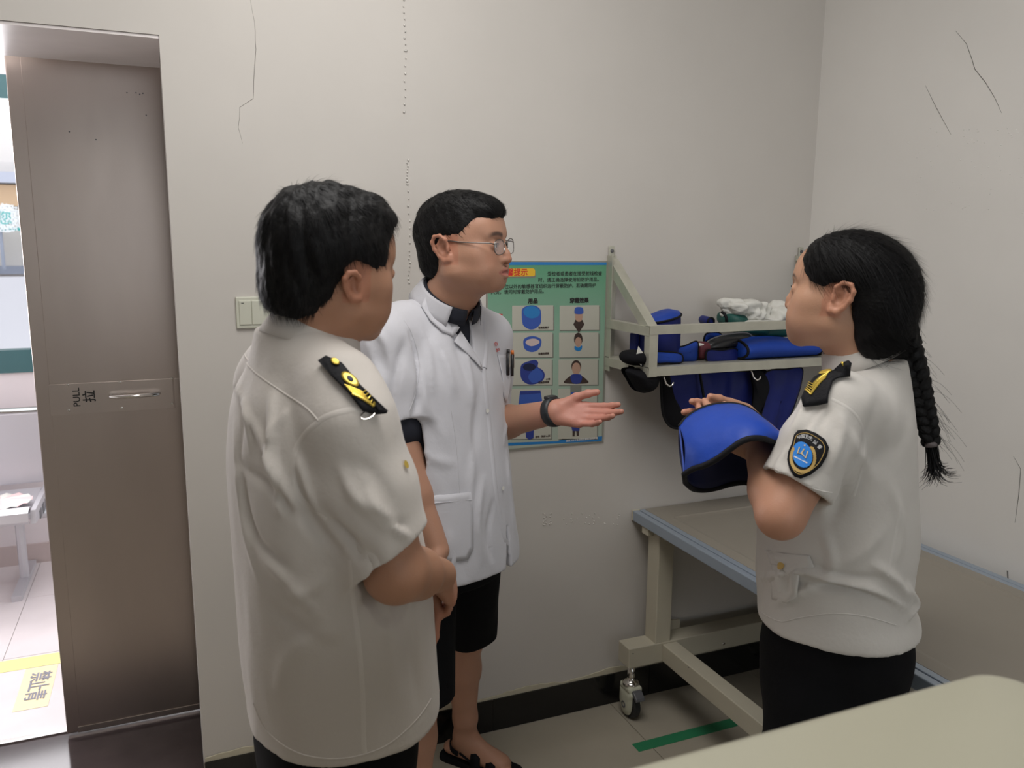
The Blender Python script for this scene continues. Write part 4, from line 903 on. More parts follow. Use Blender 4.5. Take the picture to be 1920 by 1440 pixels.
# ------------------------------------------------------------------ hand: frame origin at the wrist, y to the fingers, x to the thumb side, z out of the palm
FB = [(.026, .088), (.0085, .093), (-.009, .088), (-.0255, .078)]; FL = [(.040, .024, .020), (.044, .028, .021), (.041, .026, .021), (.032, .020, .018)]; FR = [.0088, .0090, .0085, .0075]
def hand_ops(s, M, side=1, curl=((10, 15, 10),)*4, spread=(4, 1, -2, -6), thumb=(38, 10, 12, 20), scale=1.0, k=.004, splay=0, tl=(.040, .032, .026)):
    """side=1: thumb at +x. curl bends fingers towards +z"""
    A = np.array(M, float); T = lambda p: (A[:3, :3]@(np.array([p[0]*side, p[1], p[2]])*scale)+A[:3, 3]); sc_ = scale*np.cbrt(abs(np.linalg.det(A[:3, :3])))
    Nz = A[:3, :3]@np.array([0, 0, 1.])
    for (bx_, by_), (fx, fy) in zip([(.014, .006), (.004, .004), (-.006, .004), (-.016, .006)], FB): s.flatcap(T((bx_, by_+.004, 0)), T((fx, fy-.008, .000)), .0175*sc_, .0118*sc_, Nz, .85, .012)
    s.cap(T((.014, .012, .004)), T((.030, .042, .008)), .014*sc_, .0115*sc_, .012)
    s.cap(T((-.018, .015, .004)), T((-.022, .05, .003)), .0125*sc_, .010*sc_, .010)
    tips = []
    for i in range(4):
        p = np.array([FB[i][0], FB[i][1]-.010, 0.]); a = 0; yaw = R(spread[i]+splay*(1.5-i)); pts = [p.copy()]; c = curl[min(i, len(curl)-1)]
        for j in range(3):
            a += R(c[j]); d = np.array([math.sin(yaw)*math.cos(a), math.cos(yaw)*math.cos(a), math.sin(a)]); p = p+d*(FL[i][j]+(.010 if j == 0 else 0)); pts.append(p.copy())
        r = FR[i]; s.chain([T(x) for x in pts], [r*1.08*sc_, r*sc_, r*.92*sc_, r*.80*sc_], k); tips.append(T(pts[-1]))
    out, up_, b1, b2 = (R(x) for x in thumb); p = np.array([.020, .020, .006]); pts = [p.copy()]; ang = out
    for j, (ln, bd) in enumerate(zip(tl, (0, b1, b2))):
        ang -= bd; d = np.array([math.sin(ang)*math.cos(up_), math.cos(ang)*math.cos(up_), math.sin(up_)]); p = p+d*ln; pts.append(p.copy())
    s.chain([T(x) for x in pts], [.0150*sc_, .0112*sc_, .0100*sc_, .0082*sc_], .006)
    return tips
def hframe(w, fdir, ndir):      # wrist, finger direction, palm normal -> matrix (x = fdir x ndir)
    f_ = nrm(fdir); n_ = np.array(ndir, float); n_ = nrm(n_-f_*(n_@f_)); x = np.cross(f_, n_); M = np.eye(4); M[:3, :3] = np.column_stack([x, f_, n_]); M[:3, 3] = w; return M
# ------------------------------------------------------------------ folds, seams and patches on cloth
def px_line(fr, bvh, px, step=3.0):
    out = []
    for a, b in zip(px[:-1], px[1:]):
        n = max(1, int(math.dist(a, b)/step))
        for k in range(n):
            t = k/n; h = fr.hit(bvh, a[0]+(b[0]-a[0])*t, a[1]+(b[1]-a[1])*t)
            if h is not None: out.append(h)
    h = fr.hit(bvh, *px[-1])
    if h is not None: out.append(h)
    return out
def spl(px, n=8):
    if len(px) < 3: return px
    P = np.array([px[0]]+list(px)+[px[-1]], float); out = []
    for i in range(1, len(P)-2):
        for k in range(n):
            t = k/n; p0, p1, p2, p3 = P[i-1:i+3]; out.append(tuple(.5*((2*p1)+(-p0+p2)*t+(2*p0-5*p1+4*p2-p3)*t*t+(-p0+3*p1-3*p2+p3)*t**3)))
    out.append(tuple(P[-2])); return out
def press_folds(fr, v, q, folds):
    b = bvh_of(v, q); nm = vnormals(v, q); disp = np.zeros(len(v))
    for px, amp, w in folds:
        w = w*.78
        L_ = px_line(fr, b, spl(px), 4.0)
        if len(L_) < 2: continue
        P = np.array([h[0] for h in L_]); n = len(P); t = np.linspace(0, 1, n); A = 1.35*amp*np.sin(np.pi*np.clip(t*.92+.04, 0, 1))**.6
        c = P.mean(0); rad = np.linalg.norm(P-c, axis=1).max()+3*w; m = np.where(np.linalg.norm(v-c, axis=1) < rad)[0]
        if not len(m): continue
        D = ((v[m][:, None, :]-P[None])**2).sum(2); i = D.argmin(1); d = np.sqrt(D[np.arange(len(m)), i]); disp[m] += A[i]*np.exp(-(d/w)**2)
    return v+nm*disp[:, None]
def ribbon(fr, b, px, width, m, root, name='seam', lift=.0012, pts=None, wprof=None, across=3, thick=.0012, straight=None):
    L_ = px_line(fr, b, spl(px), 4.0) if pts is None else pts
    if len(L_) < 2: return
    P = np.array([h[0] for h in L_]); N = nrm_rows(np.array([h[1] for h in L_])); n = len(P)
    for _ in range(3): P[1:-1] = (P[:-2]+P[1:-1]*2+P[2:])/4; N[1:-1] = (N[:-2]+N[1:-1]*2+N[2:])/4
    T = np.gradient(P, axis=0); S = nrm_rows(np.cross(T, N)); rows = []
    for j in range(across+2):
        u = -1+2*j/(across+1); wv = (width/2 if wprof is None else np.interp(np.linspace(0, 1, n), np.linspace(0, 1, len(wprof)), wprof)/2)
        Q = P+S*(u*np.asarray(wv)).reshape(-1, 1); R_ = []
        for i in range(n):
            f_ = b.find_nearest(Vector(Q[i])); h = np.array(f_[0]) if f_[0] is not None else Q[i]; nn = N[i]; dd = (Q[i]-h)@nn; R_.append(h+nn*(lift*(1.0 if abs(u) < .99 else .05)))
        rows.append(R_)
    o = MB().grid(rows); return link(name, o.mesh(name), m, root, smooth=True)
def decal(fr, b, c_px, up_px, shape2d, m, root, name, lift=.001, rings=5, unit=None, smoothN=True, faces=None, frame=None):
    """shape2d in metres around the point seen at c_px; +v towards up_px"""
    if frame is None: frame = decal_frame(fr, b, c_px, up_px)
    c, U, V_, N = frame; P = np.array(shape2d, float)
    if faces is None:
        cc = P.mean(0); pts = [cc]+[cc+(p-cc)*(k/rings) for k in range(1, rings+1) for p in P]; n = len(P)
        fs = [(0, 1+i, 1+(i+1) % n) for i in range(n)]+[(1+(k-1)*n+i, 1+k*n+i, 1+k*n+(i+1) % n, 1+(k-1)*n+(i+1) % n) for k in range(1, rings) for i in range(n)]
    else: pts, fs = P, faces
    vs = []
    for p in pts:
        q = c+U*p[0]+V_*p[1]; h = b.ray_cast(Vector(q+N*.05), Vector(-N), .12); h = np.array(h[0]) if h[0] is not None else q; h = q if abs((h-q)@N) > .022 else h; vs.append(h+N*lift)
    me = bpy.data.meshes.new(name); me.from_pydata([tuple(x) for x in vs], [], fs); return link(name, me, m, root, smooth=faces is None)
def decal_frame(fr, b, c_px, up_px):
    near = lambda q: next((k for r_ in range(0, 60, 4) for k in (fr.hit(b, q[0]+r_*math.cos(a_), q[1]+r_*math.sin(a_)) for a_ in np.linspace(0, 5.5, 8 if r_ else 1)) if k is not None), None)
    h = near(c_px); h2 = near(up_px); N = np.zeros(3)
    for dx in (-12, 0, 12):
        for dy in (-12, 0, 12):
            k = fr.hit(b, c_px[0]+dx, c_px[1]+dy)
            if k is not None: N += k[1]
    N = nrm(N); V_ = h2[0]-h[0]; V_ = nrm(V_-N*(V_@N)); U = np.cross(V_, N); return h[0], U, V_, N
def shape_from_px(fr, frame, px):      # pixel outline -> 2-D coordinates in the tangent plane of a decal frame
    c, U, V_, N = frame; o = fr.L(EYE); out = []
    for a in px:
        d = nrm(ray(*a))@fr.A; t = ((c-o)@N)/(d@N); q = o+d*t-c; out.append((q@U, q@V_))
    return out
# ------------------------------------------------------------------ a person: body mesh
def make_body(root, sdf, headM, P, base, xs, ys, zs, cols_kw={}, handcol=None, name='body', coarse=False):
    v, q = polygonize(sdf, xs, ys, zs); me = mesh_from(name, v, q)
    hi = np.linalg.inv(headM); hv = v@hi[:3, :3].T+hi[:3, 3]; near = (np.abs(hv) < .16).all(1)
    c = np.tile(np.array(base, float), (len(v), 1)); c[near] = skin_cols(base, P, None, hv[near], **cols_kw)
    if handcol:
        for p, r, col, kk in handcol: d = np.linalg.norm(v-np.array(p), axis=1); m = np.clip(1.2-d/r, 0, 1)[:, None]*kk; c = c*(1-m)+np.array(col)*m
    a = me.color_attributes.new('Col', 'FLOAT_COLOR', 'POINT'); a.data.foreach_set('color', np.column_stack([c, np.ones(len(c))]).ravel().astype(np.float32))
    return link(name, me, mSkin, root), v, q
def make_cloth(root, fr, name, sdf, m, bounds, step, folds=(), noise=None, zones=(), newton=1, relaxit=1):
    (x0, x1), (y0, y1), (z0, z1) = bounds
    v, q = polygonize(sdf, np.arange(x0, x1, step), np.arange(y0, y1, step), np.arange(z0, z1, step), newton)
    v = relax(v, q, relaxit)
    if noise is not None: v = v+vnormals(v, q)*noise(v)[:, None]
    if folds: v = press_folds(fr, v, q, folds)
    o = link(name, mesh_from(name, v, q), m, root); return o, v, q, bvh_of(v, q)
def hair_mesh(root, M, sdf_local, step=.0035, name='hair', rad=.15, noise=None, bounds=None, m=None):
    b = bounds or ((-.11, .11), (-.145, .12), (-.13, .15))
    v, q = polygonize(sdf_local, *(np.arange(a, c, step) for a, c in b), 1)
    if noise is not None: v = v+vnormals(v, q)*noise(v)[:, None]
    vl = v@M[:3, :3].T+M[:3, 3]; return v, q, vl, link(name, mesh_from(name, vl, q), m or mHair, root)
def smin2(a, b, k): h = np.clip(.5+.5*(b-a)/k, 0, 1); return b*(1-h)+a*h-k*h*(1-h)
def smax2(a, b, k): return -smin2(-a, -b, k)
def shoe(s, ankle, toe_dir, ln=.25, w=.045):
    a = np.array(ankle, float); t = nrm([toe_dir[0], toe_dir[1], 0]); h = np.array([a[0], a[1], 0])
    s.flatcap(h-t*.04+np.array([0,0,.035]), h+t*(ln-.10)+np.array([0,0,.028]), w*.8, w*.95, (0,0,1), .75, .03); return s
def collar(root, m, Cm, rx, ry, h, out, gap=R(24), n=44, name='collar', point=.0, t=.0022, backdrop=0, lean=.75):
    """fold-over collar: ring around +z of Cm, open towards +y"""
    rows = []; th = np.linspace(math.pi/2+gap, math.pi/2+2*math.pi-gap, n)
    prof = [(0, -h*1.05, 0), (.002, -h*.4, 0), (.003, 0, 0), (.0065, .002, 0), (.010, -.003, .2), (.012+out*.5, -h*.55, .6), (.012+out, -h*1.0, 1)]
    for dr, dz, k in prof:
        r_ = []
        for a in th:
            f_ = abs(math.sin((a-math.pi/2)/2)); fr_ = (1-f_)**1.0   # 1 at the front
            e = np.array([(rx+dr)*math.cos(a), (ry+dr)*math.sin(a), dz*(1+(point-1+1)*fr_*k*1.0)-backdrop*f_*0])
            r_.append((Cm@np.array([*e, 1]))[:3])
        rows.append(r_)
    o = MB(); o.grid(rows); return link(name, o.mesh(name), m, root, smooth=True)
def add_solid(o, t, off=0):
    md = o.modifiers.new('solid', 'SOLIDIFY'); md.thickness = t; md.offset = off; return o
def circle(r, n=20, c=(0, 0), ry=None): return [(c[0]+r*math.cos(2*math.pi*k/n), c[1]+(ry or r)*math.sin(2*math.pi*k/n)) for k in range(n)]
def epaulette(fr, b, root, out_px, c_px, up_px, kind):
    """stiff board from a pixel outline, set on the shoulder; lettering discs and chevrons laid on it"""
    F = decal_frame(fr, b, c_px, up_px); P = shape_from_px(fr, F, out_px)
    o = decal(fr, b, None, None, P, mTrim, root, 'epaulette', lift=.008, frame=F); add_solid(o, .005, 0); return F
fold = lambda px, a, w=.014: (px, a, w)
# =================================================================== person 1: man in uniform shirt, seen from behind
frA = Frame(at(600, 900, 1.30)*np.array([1, 1, 0]), HW*.84+HV*.55)
PA = dict(HP); PA.update(fat=.006, chin=(.072, -.103), jaww=.055)
hA = frA.at(629, 502, 1.285); MA = m4(rotm(9, -3, 8), hA, (.965, .965, .985))
SR, ER, WR = np.array([.172, -.01, 1.345]), frA.at(742, 1072, 1.15), frA.at(824, 1078, 1.325)
SL, EL, WL = np.array([-.178, -.01, 1.35]), np.array([-.235, .02, 1.09]), frA.at(806, 1078, 1.40)
b = Sdf()
b.sub(head_sdf(PA), MA, .01, rad=.21)
b.cap(hA+np.array([0, -.024, -.055]), np.array([0, -.02, 1.37]), .055, .064, .03)
b.loft([(.80, 0, 0, .15, .10), (.95, 0, .01, .145, .115), (1.15, 0, 0, .155, .105), (1.32, 0, -.01, .15, .085), (1.42, 0, -.02, .07, .06)], .03)
b.chain([SR, ER, WR], [.055, .044, .029], .012); b.chain([ER, ER*.55+WR*.45], [.043, .041], .015)
b.chain([SL, EL, WL], [.055, .042, .028], .012)
for s in (-1, 1): b.chain([(s*.075, 0, .80), (s*.10, .01, .48), (s*.11, -.01, .09)], [.068, .058, .040], .03); shoe(b, (s*.11, -.01, .09), (s*.2, 1))
hr = hframe(WR, frA.at(852, 1118, 1.375)-WR, frA.A.T@(-HW*.95-HV*.1))
hand_ops(b, hr, 1, curl=((22, 34, 20), (24, 36, 20), (26, 38, 20), (28, 38, 20)), thumb=(8, 20, 10, 10), scale=.84)
hl = hframe(WL, frA.at(812, 1172, 1.37)-WL, frA.A.T@(-HV*.5-HW*.8))
hand_ops(b, hl, -1, curl=((12, 15, 10), (14, 18, 10), (16, 20, 10), (18, 20, 10)), thumb=(12, 25, 5, 10), scale=.82)
rootA = person_root(frA, 'man seen from behind in white uniform shirt with one black and gold epaulette, hands clasped')
be = ear_sdf(.74, -.012); b.sub(be, MA, .005, rad=.16)
be2 = lambda p: be(p*np.array([-1, 1, 1])); b.sub(be2, MA, .005, rad=.16)
skA = (.40, .205, .125)
lo = [hA[0]-.1, hA[0]+.1]
bodyA, vA, qA = make_body(rootA, b, MA, PA, skA, grade(-.36, .36, .006, [(hA[0]-.09, hA[0]+.09, .0032)]), grade(-.17, .45, .006, [(hA[1]-.11, hA[1]+.12, .0032), (WR[1]-.05, WR[1]+.12, .0042)]), grade(0, 1.80, .007, [(hA[2]-.13, hA[2]+.13, .003), (WR[2]-.15, WR[2]+.06, .0042)]),
    handcol=[(hl[:3, 3]+hl[:3, 1]*.1, .13, (.50, .20, .13), .6)])
add_eyes(rootA, MA, bodyA)
# hair: thick short black hair
headA = head_sdf(PA)
hpA = poly_sd([(.096, .086), (.080, .074), (.064, .052), (.055, .022), (.050, -.010), (.044, -.032), (.034, -.024), (.024, -.004), (.012, .016), (-.010, .022), (-.030, .012), (-.034, -.030), (-.040, -.056), (-.060, -.072), (-.135, -.078), (-.16, 0), (-.12, .16), (.06, .17), (.125, .12)])
def hairA(p):
    e = Sdf(); q = np.column_stack([np.abs(p[:, 0]), p[:, 1], p[:, 2]])
    e.ell((0, -.020, .038), (.086, .112, .093), .01); e.ell((0, -.062, -.030), (.060, .062, .062), .03); e.ell((0, .045, .080), (.05, .052, .034), .03)
    d = e(q); return smax2(d, hpA(p[:, 1:]), .010)
def flowcap(crown, down=.25):
    cr_ = np.array(crown, float)
    def f(P, N): d = P-cr_; d[:, 2] -= down*np.linalg.norm(d, axis=1); return d
    return f
nzA = lambda v: .0022*wav(v, 5, 90)+.0016*wav(v*np.array([1, 1, .35]), 8, 260, 6)
vh, qh, vhl, hoA = hair_mesh(rootA, MA, hairA, noise=nzA)
inside = lambda H, mg: (lambda P: (H(P[:, 1:]) < -mg))
sv, sf = strands(vh, qh, 16000, .020, flowcap((0, -.085, .115), .35), 3, width=.0006, lift=.16, curl=.2, keep=inside(hpA, .012))
sv2, sf2 = strands(vh, qh, 1500, .022, flowcap((0, -.085, .115), 0), 4, width=.0004, lift=.6, keep=lambda P: (P[:, 2] > .09) & (P[:, 1] < .03))
def put(root, M, sv, sf, m, name='strands'):
    o = link(name, mesh_from(name, sv@M[:3, :3].T+M[:3, 3], sf), m, root); o['kind'] = 'stuff'; return o
o = put(rootA, MA, np.vstack([sv, sv2]), np.vstack([sf, sf2+len(sv)]), mHairM)
# shirt
s = Sdf()
s.loft([(.80, 0, .030, .172, .158), (.83, 0, .030, .172, .158), (.88, 0, .026, .172, .158), (1.02, 0, .018, .176, .155), (1.16, 0, .004, .188, .142), (1.28, 0, -.012, .184, .120), (1.36, 0, -.020, .150, .100), (1.41, 0, -.024, .098, .076), (1.465, 0, -.028, .066, .062)], .02, n=2.25)
shd = lambda S, sg: [(sg*.06, -.022, 1.418), (sg*.13, -.012, 1.388), S+np.array([0, 0, -.004])]
def sleeve(s, S, E, h0, r0, r1, nrmv, k=.035, rin=.011, rec=.02):
    axis = nrm(E-S); H = np.array(h0, float); N = nrm(nrmv)
    c = Sdf(); c.chain([S, S*.5+H*.5, H+axis*.06], [r0, (r0+r1)/2+.004, r1], .02); A_ = S*.5+H*.5
    def fn(p): return np.maximum(c(p), (p-H)@N)
    s.op('u', fn, (S+H)/2, np.linalg.norm(H-S)/2+max(r0, r1)+.03, k)
    s.cap(H-axis*rec, H+axis*.10, r1-rin, r1-rin, .002, 's')
s.chain(shd(SR, 1), [.050, .054, .056], .03); s.chain(shd(SL, -1), [.050, .054, .056], .03)
HR = SR+(ER-SR)*.86
s.ell((0, .03, .775), (.155, .142, .045), .004, 's')
sleeve(s, SR, ER, HR, .057, .067, nrm(ER-SR)+frA.A.T@(HW*.30)+np.array([0, 0, .25]))
sleeve(s, SL, EL, SL+(EL-SL)*.86, .068, .076, EL-SL)
s.op('i', lambda p: .795+np.maximum(0, -p[:, 0]-.0)*.22-p[:, 2], (0, 0, 1), 2, .002)
nz = lambda v: .0022*wav(v*np.array([1, 1, .45]), 11, 26)+.0010*wav(v*np.array([1, 1, .6]), 12, 60)
FA = [fold([(510, 745), (512, 850), (520, 930), (526, 960)], .009, .010), fold([(465, 775), (500, 840), (540, 930), (565, 985)], .006, .010), fold([(450, 870), (500, 905), (545, 955), (575, 985)], -.006, .012), fold([(540, 770), (520, 800), (515, 830)], .005, .008),
      fold([(452, 730), (453, 800), (446, 880)], -.003, .010), fold([(440, 720), (462, 770), (470, 840)], .005, .010), fold([(440, 800), (448, 900), (460, 990), (482, 1080)], .005, .012), fold([(455, 900), (462, 960), (485, 1020), (530, 1060)], -.007, .014), fold([(470, 1000), (500, 1050), (560, 1110), (600, 1160)], .005, .014),
      fold([(615, 970), (630, 990), (655, 1020), (672, 1050)], -.010, .014), fold([(560, 900), (575, 960), (600, 1000), (640, 1040)], -.008, .016), fold([(640, 880), (665, 930), (700, 960), (730, 990)], .006, .012), fold([(690, 925), (715, 960), (745, 990), (765, 1010)], .008, .008), fold([(705, 960), (735, 980), (760, 985)], -.006, .008), fold([(670, 870), (700, 890), (740, 950)], -.004, .014),
      fold([(660, 1010), (700, 1060), (690, 1120), (670, 1180)], -.006, .018), fold([(690, 1070), (720, 1120), (730, 1200)], .006, .014), fold([(500, 1130), (560, 1180), (620, 1210)], -.004, .018), fold([(640, 1180), (560, 1210), (520, 1290)], .004, .02), fold([(560, 860), (570, 900), (590, 960)], .006, .010), fold([(625, 1060), (590, 1100), (540, 1120)], .004, .016),
      fold([(740, 1150), (735, 1230), (745, 1320)], .004, .02), fold([(780, 1130), (775, 1230), (785, 1320)], -.004, .014)]
shA, v, q, bA = make_cloth(rootA, frA, 'shirt', s, mShirt, ((-.34, .36), (-.2, .24), (.74, 1.50)), .0052, FA, nz)
cA = frA.at(594, 608, 1.29); CmA = m4(rotm(0, -20, 0), (cA[0], cA[1], cA[2]))
add_solid(collar(rootA, mShirt, CmA, .058, .060, .036, .009, gap=R(18)), .002)
F = epaulette(frA, bA, rootA, [(597, 676), (612, 671), (641, 688), (675, 727), (724, 775), (722, 779), (704, 772), (681, 772), (655, 745), (625, 712)], (655, 722), (612, 678), 0)
def on_line(fr, b_, root, F_, px, w, m, name, lift):
    P = shape_from_px(fr, F_, px); pts = []
    for i in range(len(P)-1):
        for k in range(7):
            p_ = np.array(P[i])*(1-k/6)+np.array(P[i+1])*k/6; q_ = F_[0]+F_[1]*p_[0]+F_[2]*p_[1]; h = b_.ray_cast(Vector(q_+F_[3]*.05), Vector(-F_[3]), .12); h = np.array(h[0]) if h[0] is not None else q_
            if abs((h-q_)@F_[3]) > .02: h = q_
            pts.append(h+F_[3]*lift)
    o = MB(); o.tube(pts, w, 6, flat=1, up=tuple(F_[3])); return link(name, o.mesh(name), m, root)
def on_ep(px, name, m, lift, fr=frA, b_=None, F_=None):
    P = shape_from_px(fr, F_, px); o = decal(fr, b_, None, None, P, m, root_cur, name, lift=lift, frame=F_, rings=3); add_solid(o, .0012); return o
def ell_px(cx, cy, a, b_, ang, n=20): return [(cx+a*math.cos(t)*math.cos(R(ang))-b_*math.sin(t)*math.sin(R(ang)), cy+a*math.cos(t)*math.sin(R(ang))+b_*math.sin(t)*math.cos(R(ang))) for t in np.linspace(0, 2*math.pi, n, endpoint=False)]
root_cur = rootA
on_ep(ell_px(628, 686, 9, 5, 35), 'epaulette_button', mGold, .0125, F_=F, b_=bA)
on_ep(ell_px(656, 720, 19.5, 9, 36), 'epaulette_disc', mGold, .0122, F_=F, b_=bA); on_ep(ell_px(656, 720, 7, 4, 36), 'disc_centre', mNavy, .0134, F_=F, b_=bA)
for k in range(5):
    on_line(frA, bA, rootA, F, [(645.6+3.6*k, 730+4.2*k), (680+5*k, 743.5+5.1*k), (686.5+4.1*k, 738.5+4.2*k)], .0009 if k < 4 else .0019, mGold, 'gold_stripe', .0118)
h = frA.hit(bA, 688, 778)
if h: add = [h[0]+h[1]*.004+np.array(F[1])*.011*math.cos(t)+np.array(F[2])*.006*math.sin(t) for t in np.linspace(0, 6.28, 18)]; mb = MB(); mb.tube(add, .0009, 6); link('wire_loop', mb.mesh('wire_loop'), mChrome, rootA)
mSeam = mat('shirt_seam_cloth', (.62, .575, .53), .8)
ribbon(frA, bA, [(597, 790), (610, 782), (640, 772), (672, 768), (690, 774)], .009, mSeam, rootA, 'seam', .0006)
ribbon(frA, bA, [(600, 790), (575, 810), (555, 840), (549, 875), (552, 905), (560, 930), (585, 955), (612, 975)], .009, mSeam, rootA, 'seam', .0006)
ribbon(frA, bA, [(457, 660), (470, 690), (500, 715), (540, 742), (575, 765), (597, 789)], .0028, mSeam, rootA, 'seam', .0010)
ribbon(frA, bA, [(655, 1050), (662, 1120), (672, 1200), (680, 1300), (682, 1390), (684, 1412)], .008, mSeam, rootA, 'seam', .0006)
ribbon(frA, bA, [(684, 1050), (730, 1058), (765, 1040), (779, 1000)], .0022, mSeam, rootA, 'cuff_seam', .0012)
ribbon(frA, bA, [(475, 1318), (500, 1370), (560, 1412), (640, 1422), (720, 1400), (780, 1350), (808, 1310)], .0024, mSeam, rootA, 'hem_seam', .0010)
decal(frA, bA, (758, 872), (757, 862), circle(.006, 14), mGold, rootA, 'button', .004)
# trousers
t = Sdf(); t.loft([(.62, 0, .01, .150, .12), (.74, 0, .015, .158, .13), (.85, 0, .015, .155, .128), (.96, 0, .01, .145, .115)], .02)
for sg in (-1, 1): t.chain([(sg*.082, .01, .80), (sg*.098, .01, .45), (sg*.108, -.01, .06)], [.075, .074, .07], .02)
t.cap((0, 0, -.2), (0, 0, .035), .5, .5, .002, 's') if False else None
make_cloth(rootA, frA, 'trousers', t, mTrouser, ((-.25, .25), (-.2, .2), (.02, 1.0)), .009, noise=lambda v: .003*wav(v, 5, 30))
# =================================================================== person 2: man in a white lab coat
frB = Frame(at(832, 900, 2.03)*np.array([1, 1, 0]), HW*.72-HV*.69)
PB = dict(HP); PB.update(fat=.009, jaww=.057, jawr=.028, chin=(.070, -.098), nose=(.108, -.034), noser=.0120, mouthopen=.0030, mw=.027, mp=.003, slit=.0066, chr=.02, lip=1.15)
hB = frB.at(872, 462, 1.985)
headdir = HW*math.cos(R(21))-HV*math.sin(R(21)); hd_l = frB.A.T@headdir; yawB = math.degrees(math.atan2(-hd_l[0], hd_l[1]))
MB_ = m4(rotm(yawB, 3, 2), hB, (1.03, 1.07, .99))
def Bp(px, py, d): return frB.at(px, py, d)
SRb, ERb, WRb = Bp(722, 640, 1.90), Bp(752, 850, 1.87), Bp(822, 1032, 1.83)
SLb, ELb, WLb = Bp(912, 634, 2.14), Bp(908, 800, 2.17), Bp(1040, 772, 1.97)
neckB = np.array([(SRb[0]+SLb[0])/2, -.02, 1.40])
footR, footL = Bp(778, 1500, 1.92), Bp(872, 1395, 2.33); footR[2] = footL[2] = .085
kneeR, kneeL = Bp(788, 1305, 1.93), Bp(874, 1195, 2.26)
hipR, hipL = np.array([.085, 0, .86]), np.array([-.085, 0, .86])
b = Sdf(); b.sub(head_sdf(PB), MB_, .01, rad=.21)
b.cap(hB+np.array([0, -.01, -.075]), neckB, .062, .068, .03)
b.loft([(.80, 0, 0, .15, .10), (.95, 0, .01, .145, .11), (1.15, 0, 0, .155, .105), (1.32, neckB[0], -.01, .15, .085), (1.42, neckB[0], -.02, .07, .06)], .03)
b.chain([SRb, ERb, WRb], [.052, .040, .026], .02); b.chain([ERb, ERb*.6+WRb*.4], [.041, .038], .02)
b.chain([SLb, ELb, WLb], [.052, .046, .030], .02); b.chain([ELb, ELb*.65+WLb*.35], [.044, .042], .02)
for hp_, kn, ft in ((hipR, kneeR, footR), (hipL, kneeL, footL)):
    calf = kn*.68+ft*.32; cf_ = calf-np.array([0, .015, 0]); b.chain([hp_, kn, ], [.085, .052], .03); b.chain([kn, cf_, kn*.2+ft*.8, ft], [.047, .053, .034, .033], .025)
toeL = frB.A.T@(HW*.90-HV*.43); toeR = frB.A.T@(HW*.7-HV*.7)
for ft, td in ((footR, toeR), (footL, toeL)):
    t_ = nrm(td); h0 = np.array([ft[0], ft[1], 0]); b.flatcap(h0-t_*.045+np.array([0,0,.038]), h0+t_*.12+np.array([0,0,.032]), .028, .034, (0,0,1), .72, .03); b.cap(ft, h0+t_*.09+np.array([0,0,.045]), .030, .022, .03)
    S_ = np.cross(t_, (0,0,1))
    for k in range(5): a = h0+t_*(.145-.006*k)+S_*(.024-.0125*k)*(-1 if ft is footR else 1)+np.array([0,0,.026]); b.cap(a, a+t_*(.028 if k == 0 else .02), .0105 if k == 0 else .0075, .0095 if k == 0 else .0065, .004)
n_ = frB.A.T@(-HV*.86)+np.array([0, 0, .52])
hB2 = hframe(WLb, Bp(1166, 786, 1.92)-WLb, n_)
hand_ops(b, hB2, -1, curl=((8, 12, 8), (10, 14, 8), (16, 20, 12), (20, 22, 14)), spread=(2, 0, -1, -3), thumb=(34, 10, 14, 8), scale=.93)
hBr = hframe(WRb, Bp(820, 1160, 1.80)-WRb, frB.A.T@(-HW*1.))
hand_ops(b, hBr, 1, curl=((20, 25, 15),)*4, scale=.98)
be = ear_sdf(1.06); b.sub(be, MB_, .004, rad=.17); be2b = (lambda e: (lambda p: e(p*np.array([-1, 1, 1]))))(be); b.sub(be2b, MB_, .004, rad=.17)
rootB = person_root(frB, 'man in white lab coat and glasses gesturing with open palm before the poster')
skB = (.44, .235, .155)
bodyB, vB, qB = make_body(rootB, b, MB_, PB, skB, grade(-.62, .34, .007, [(hB[0]-.10, hB[0]+.10, .0026), (hB2[0, 3]-.2, hB2[0, 3]+.03, .0040)]), grade(-.26, .42, .007, [(hB[1]-.13, hB[1]+.13, .0026), (WLb[1]-.08, WLb[1]+.20, .0034)]), grade(0, 1.84, .0065, [(hB[2]-.13, hB[2]+.13, .0026), (WLb[2]-.06, WLb[2]+.07, .0034)]),
    cols_kw=dict(brow_t=1.15, lipcol=(.36, .12, .10)), handcol=[(hB2[:3, 3]+hB2[:3, 1]*.09, .16, (.56, .24, .19), .85)])
add_eyes(rootB, MB_, bodyB)
hpB = poly_sd([(.094, .064), (.080, .055), (.058, .058), (.048, .040), (.040, .018), (.030, -.004), (.020, -.014), (.013, .010), (-.006, .024), (-.028, .016), (-.036, -.020), (-.042, -.060), (-.055, -.085), (-.12, -.090), (-.16, 0), (-.12, .15), (.06, .16), (.12, .10)])
def hairB(p):
    q_ = np.column_stack([np.abs(p[:, 0]), p[:, 1], p[:, 2]]); e = Sdf(); e.ell((0, -.016, .036), (.0795, .1045, .092), .01); e.ell((0, -.058, -.035), (.052, .055, .050), .03); e.ell((0, -.0, .085), (.056, .085, .040), .03); e.ell((0, .055, .080), (.048, .040, .026), .02)
    return smax2(e(q_), hpB(p[:, 1:]), .008)
vh, qh, vhl, _ = hair_mesh(rootB, MB_, hairB, noise=lambda v: .0012*wav(v, 5, 110)+.0009*wav(v, 8, 300, 6))
sv, sf = strands(vh, qh, 11000, .015, flowcap((0, -.075, .11), .2), 13, width=.0006, lift=.3, keep=inside(hpB, .008))
put(rootB, MB_, sv, sf, mHairM)
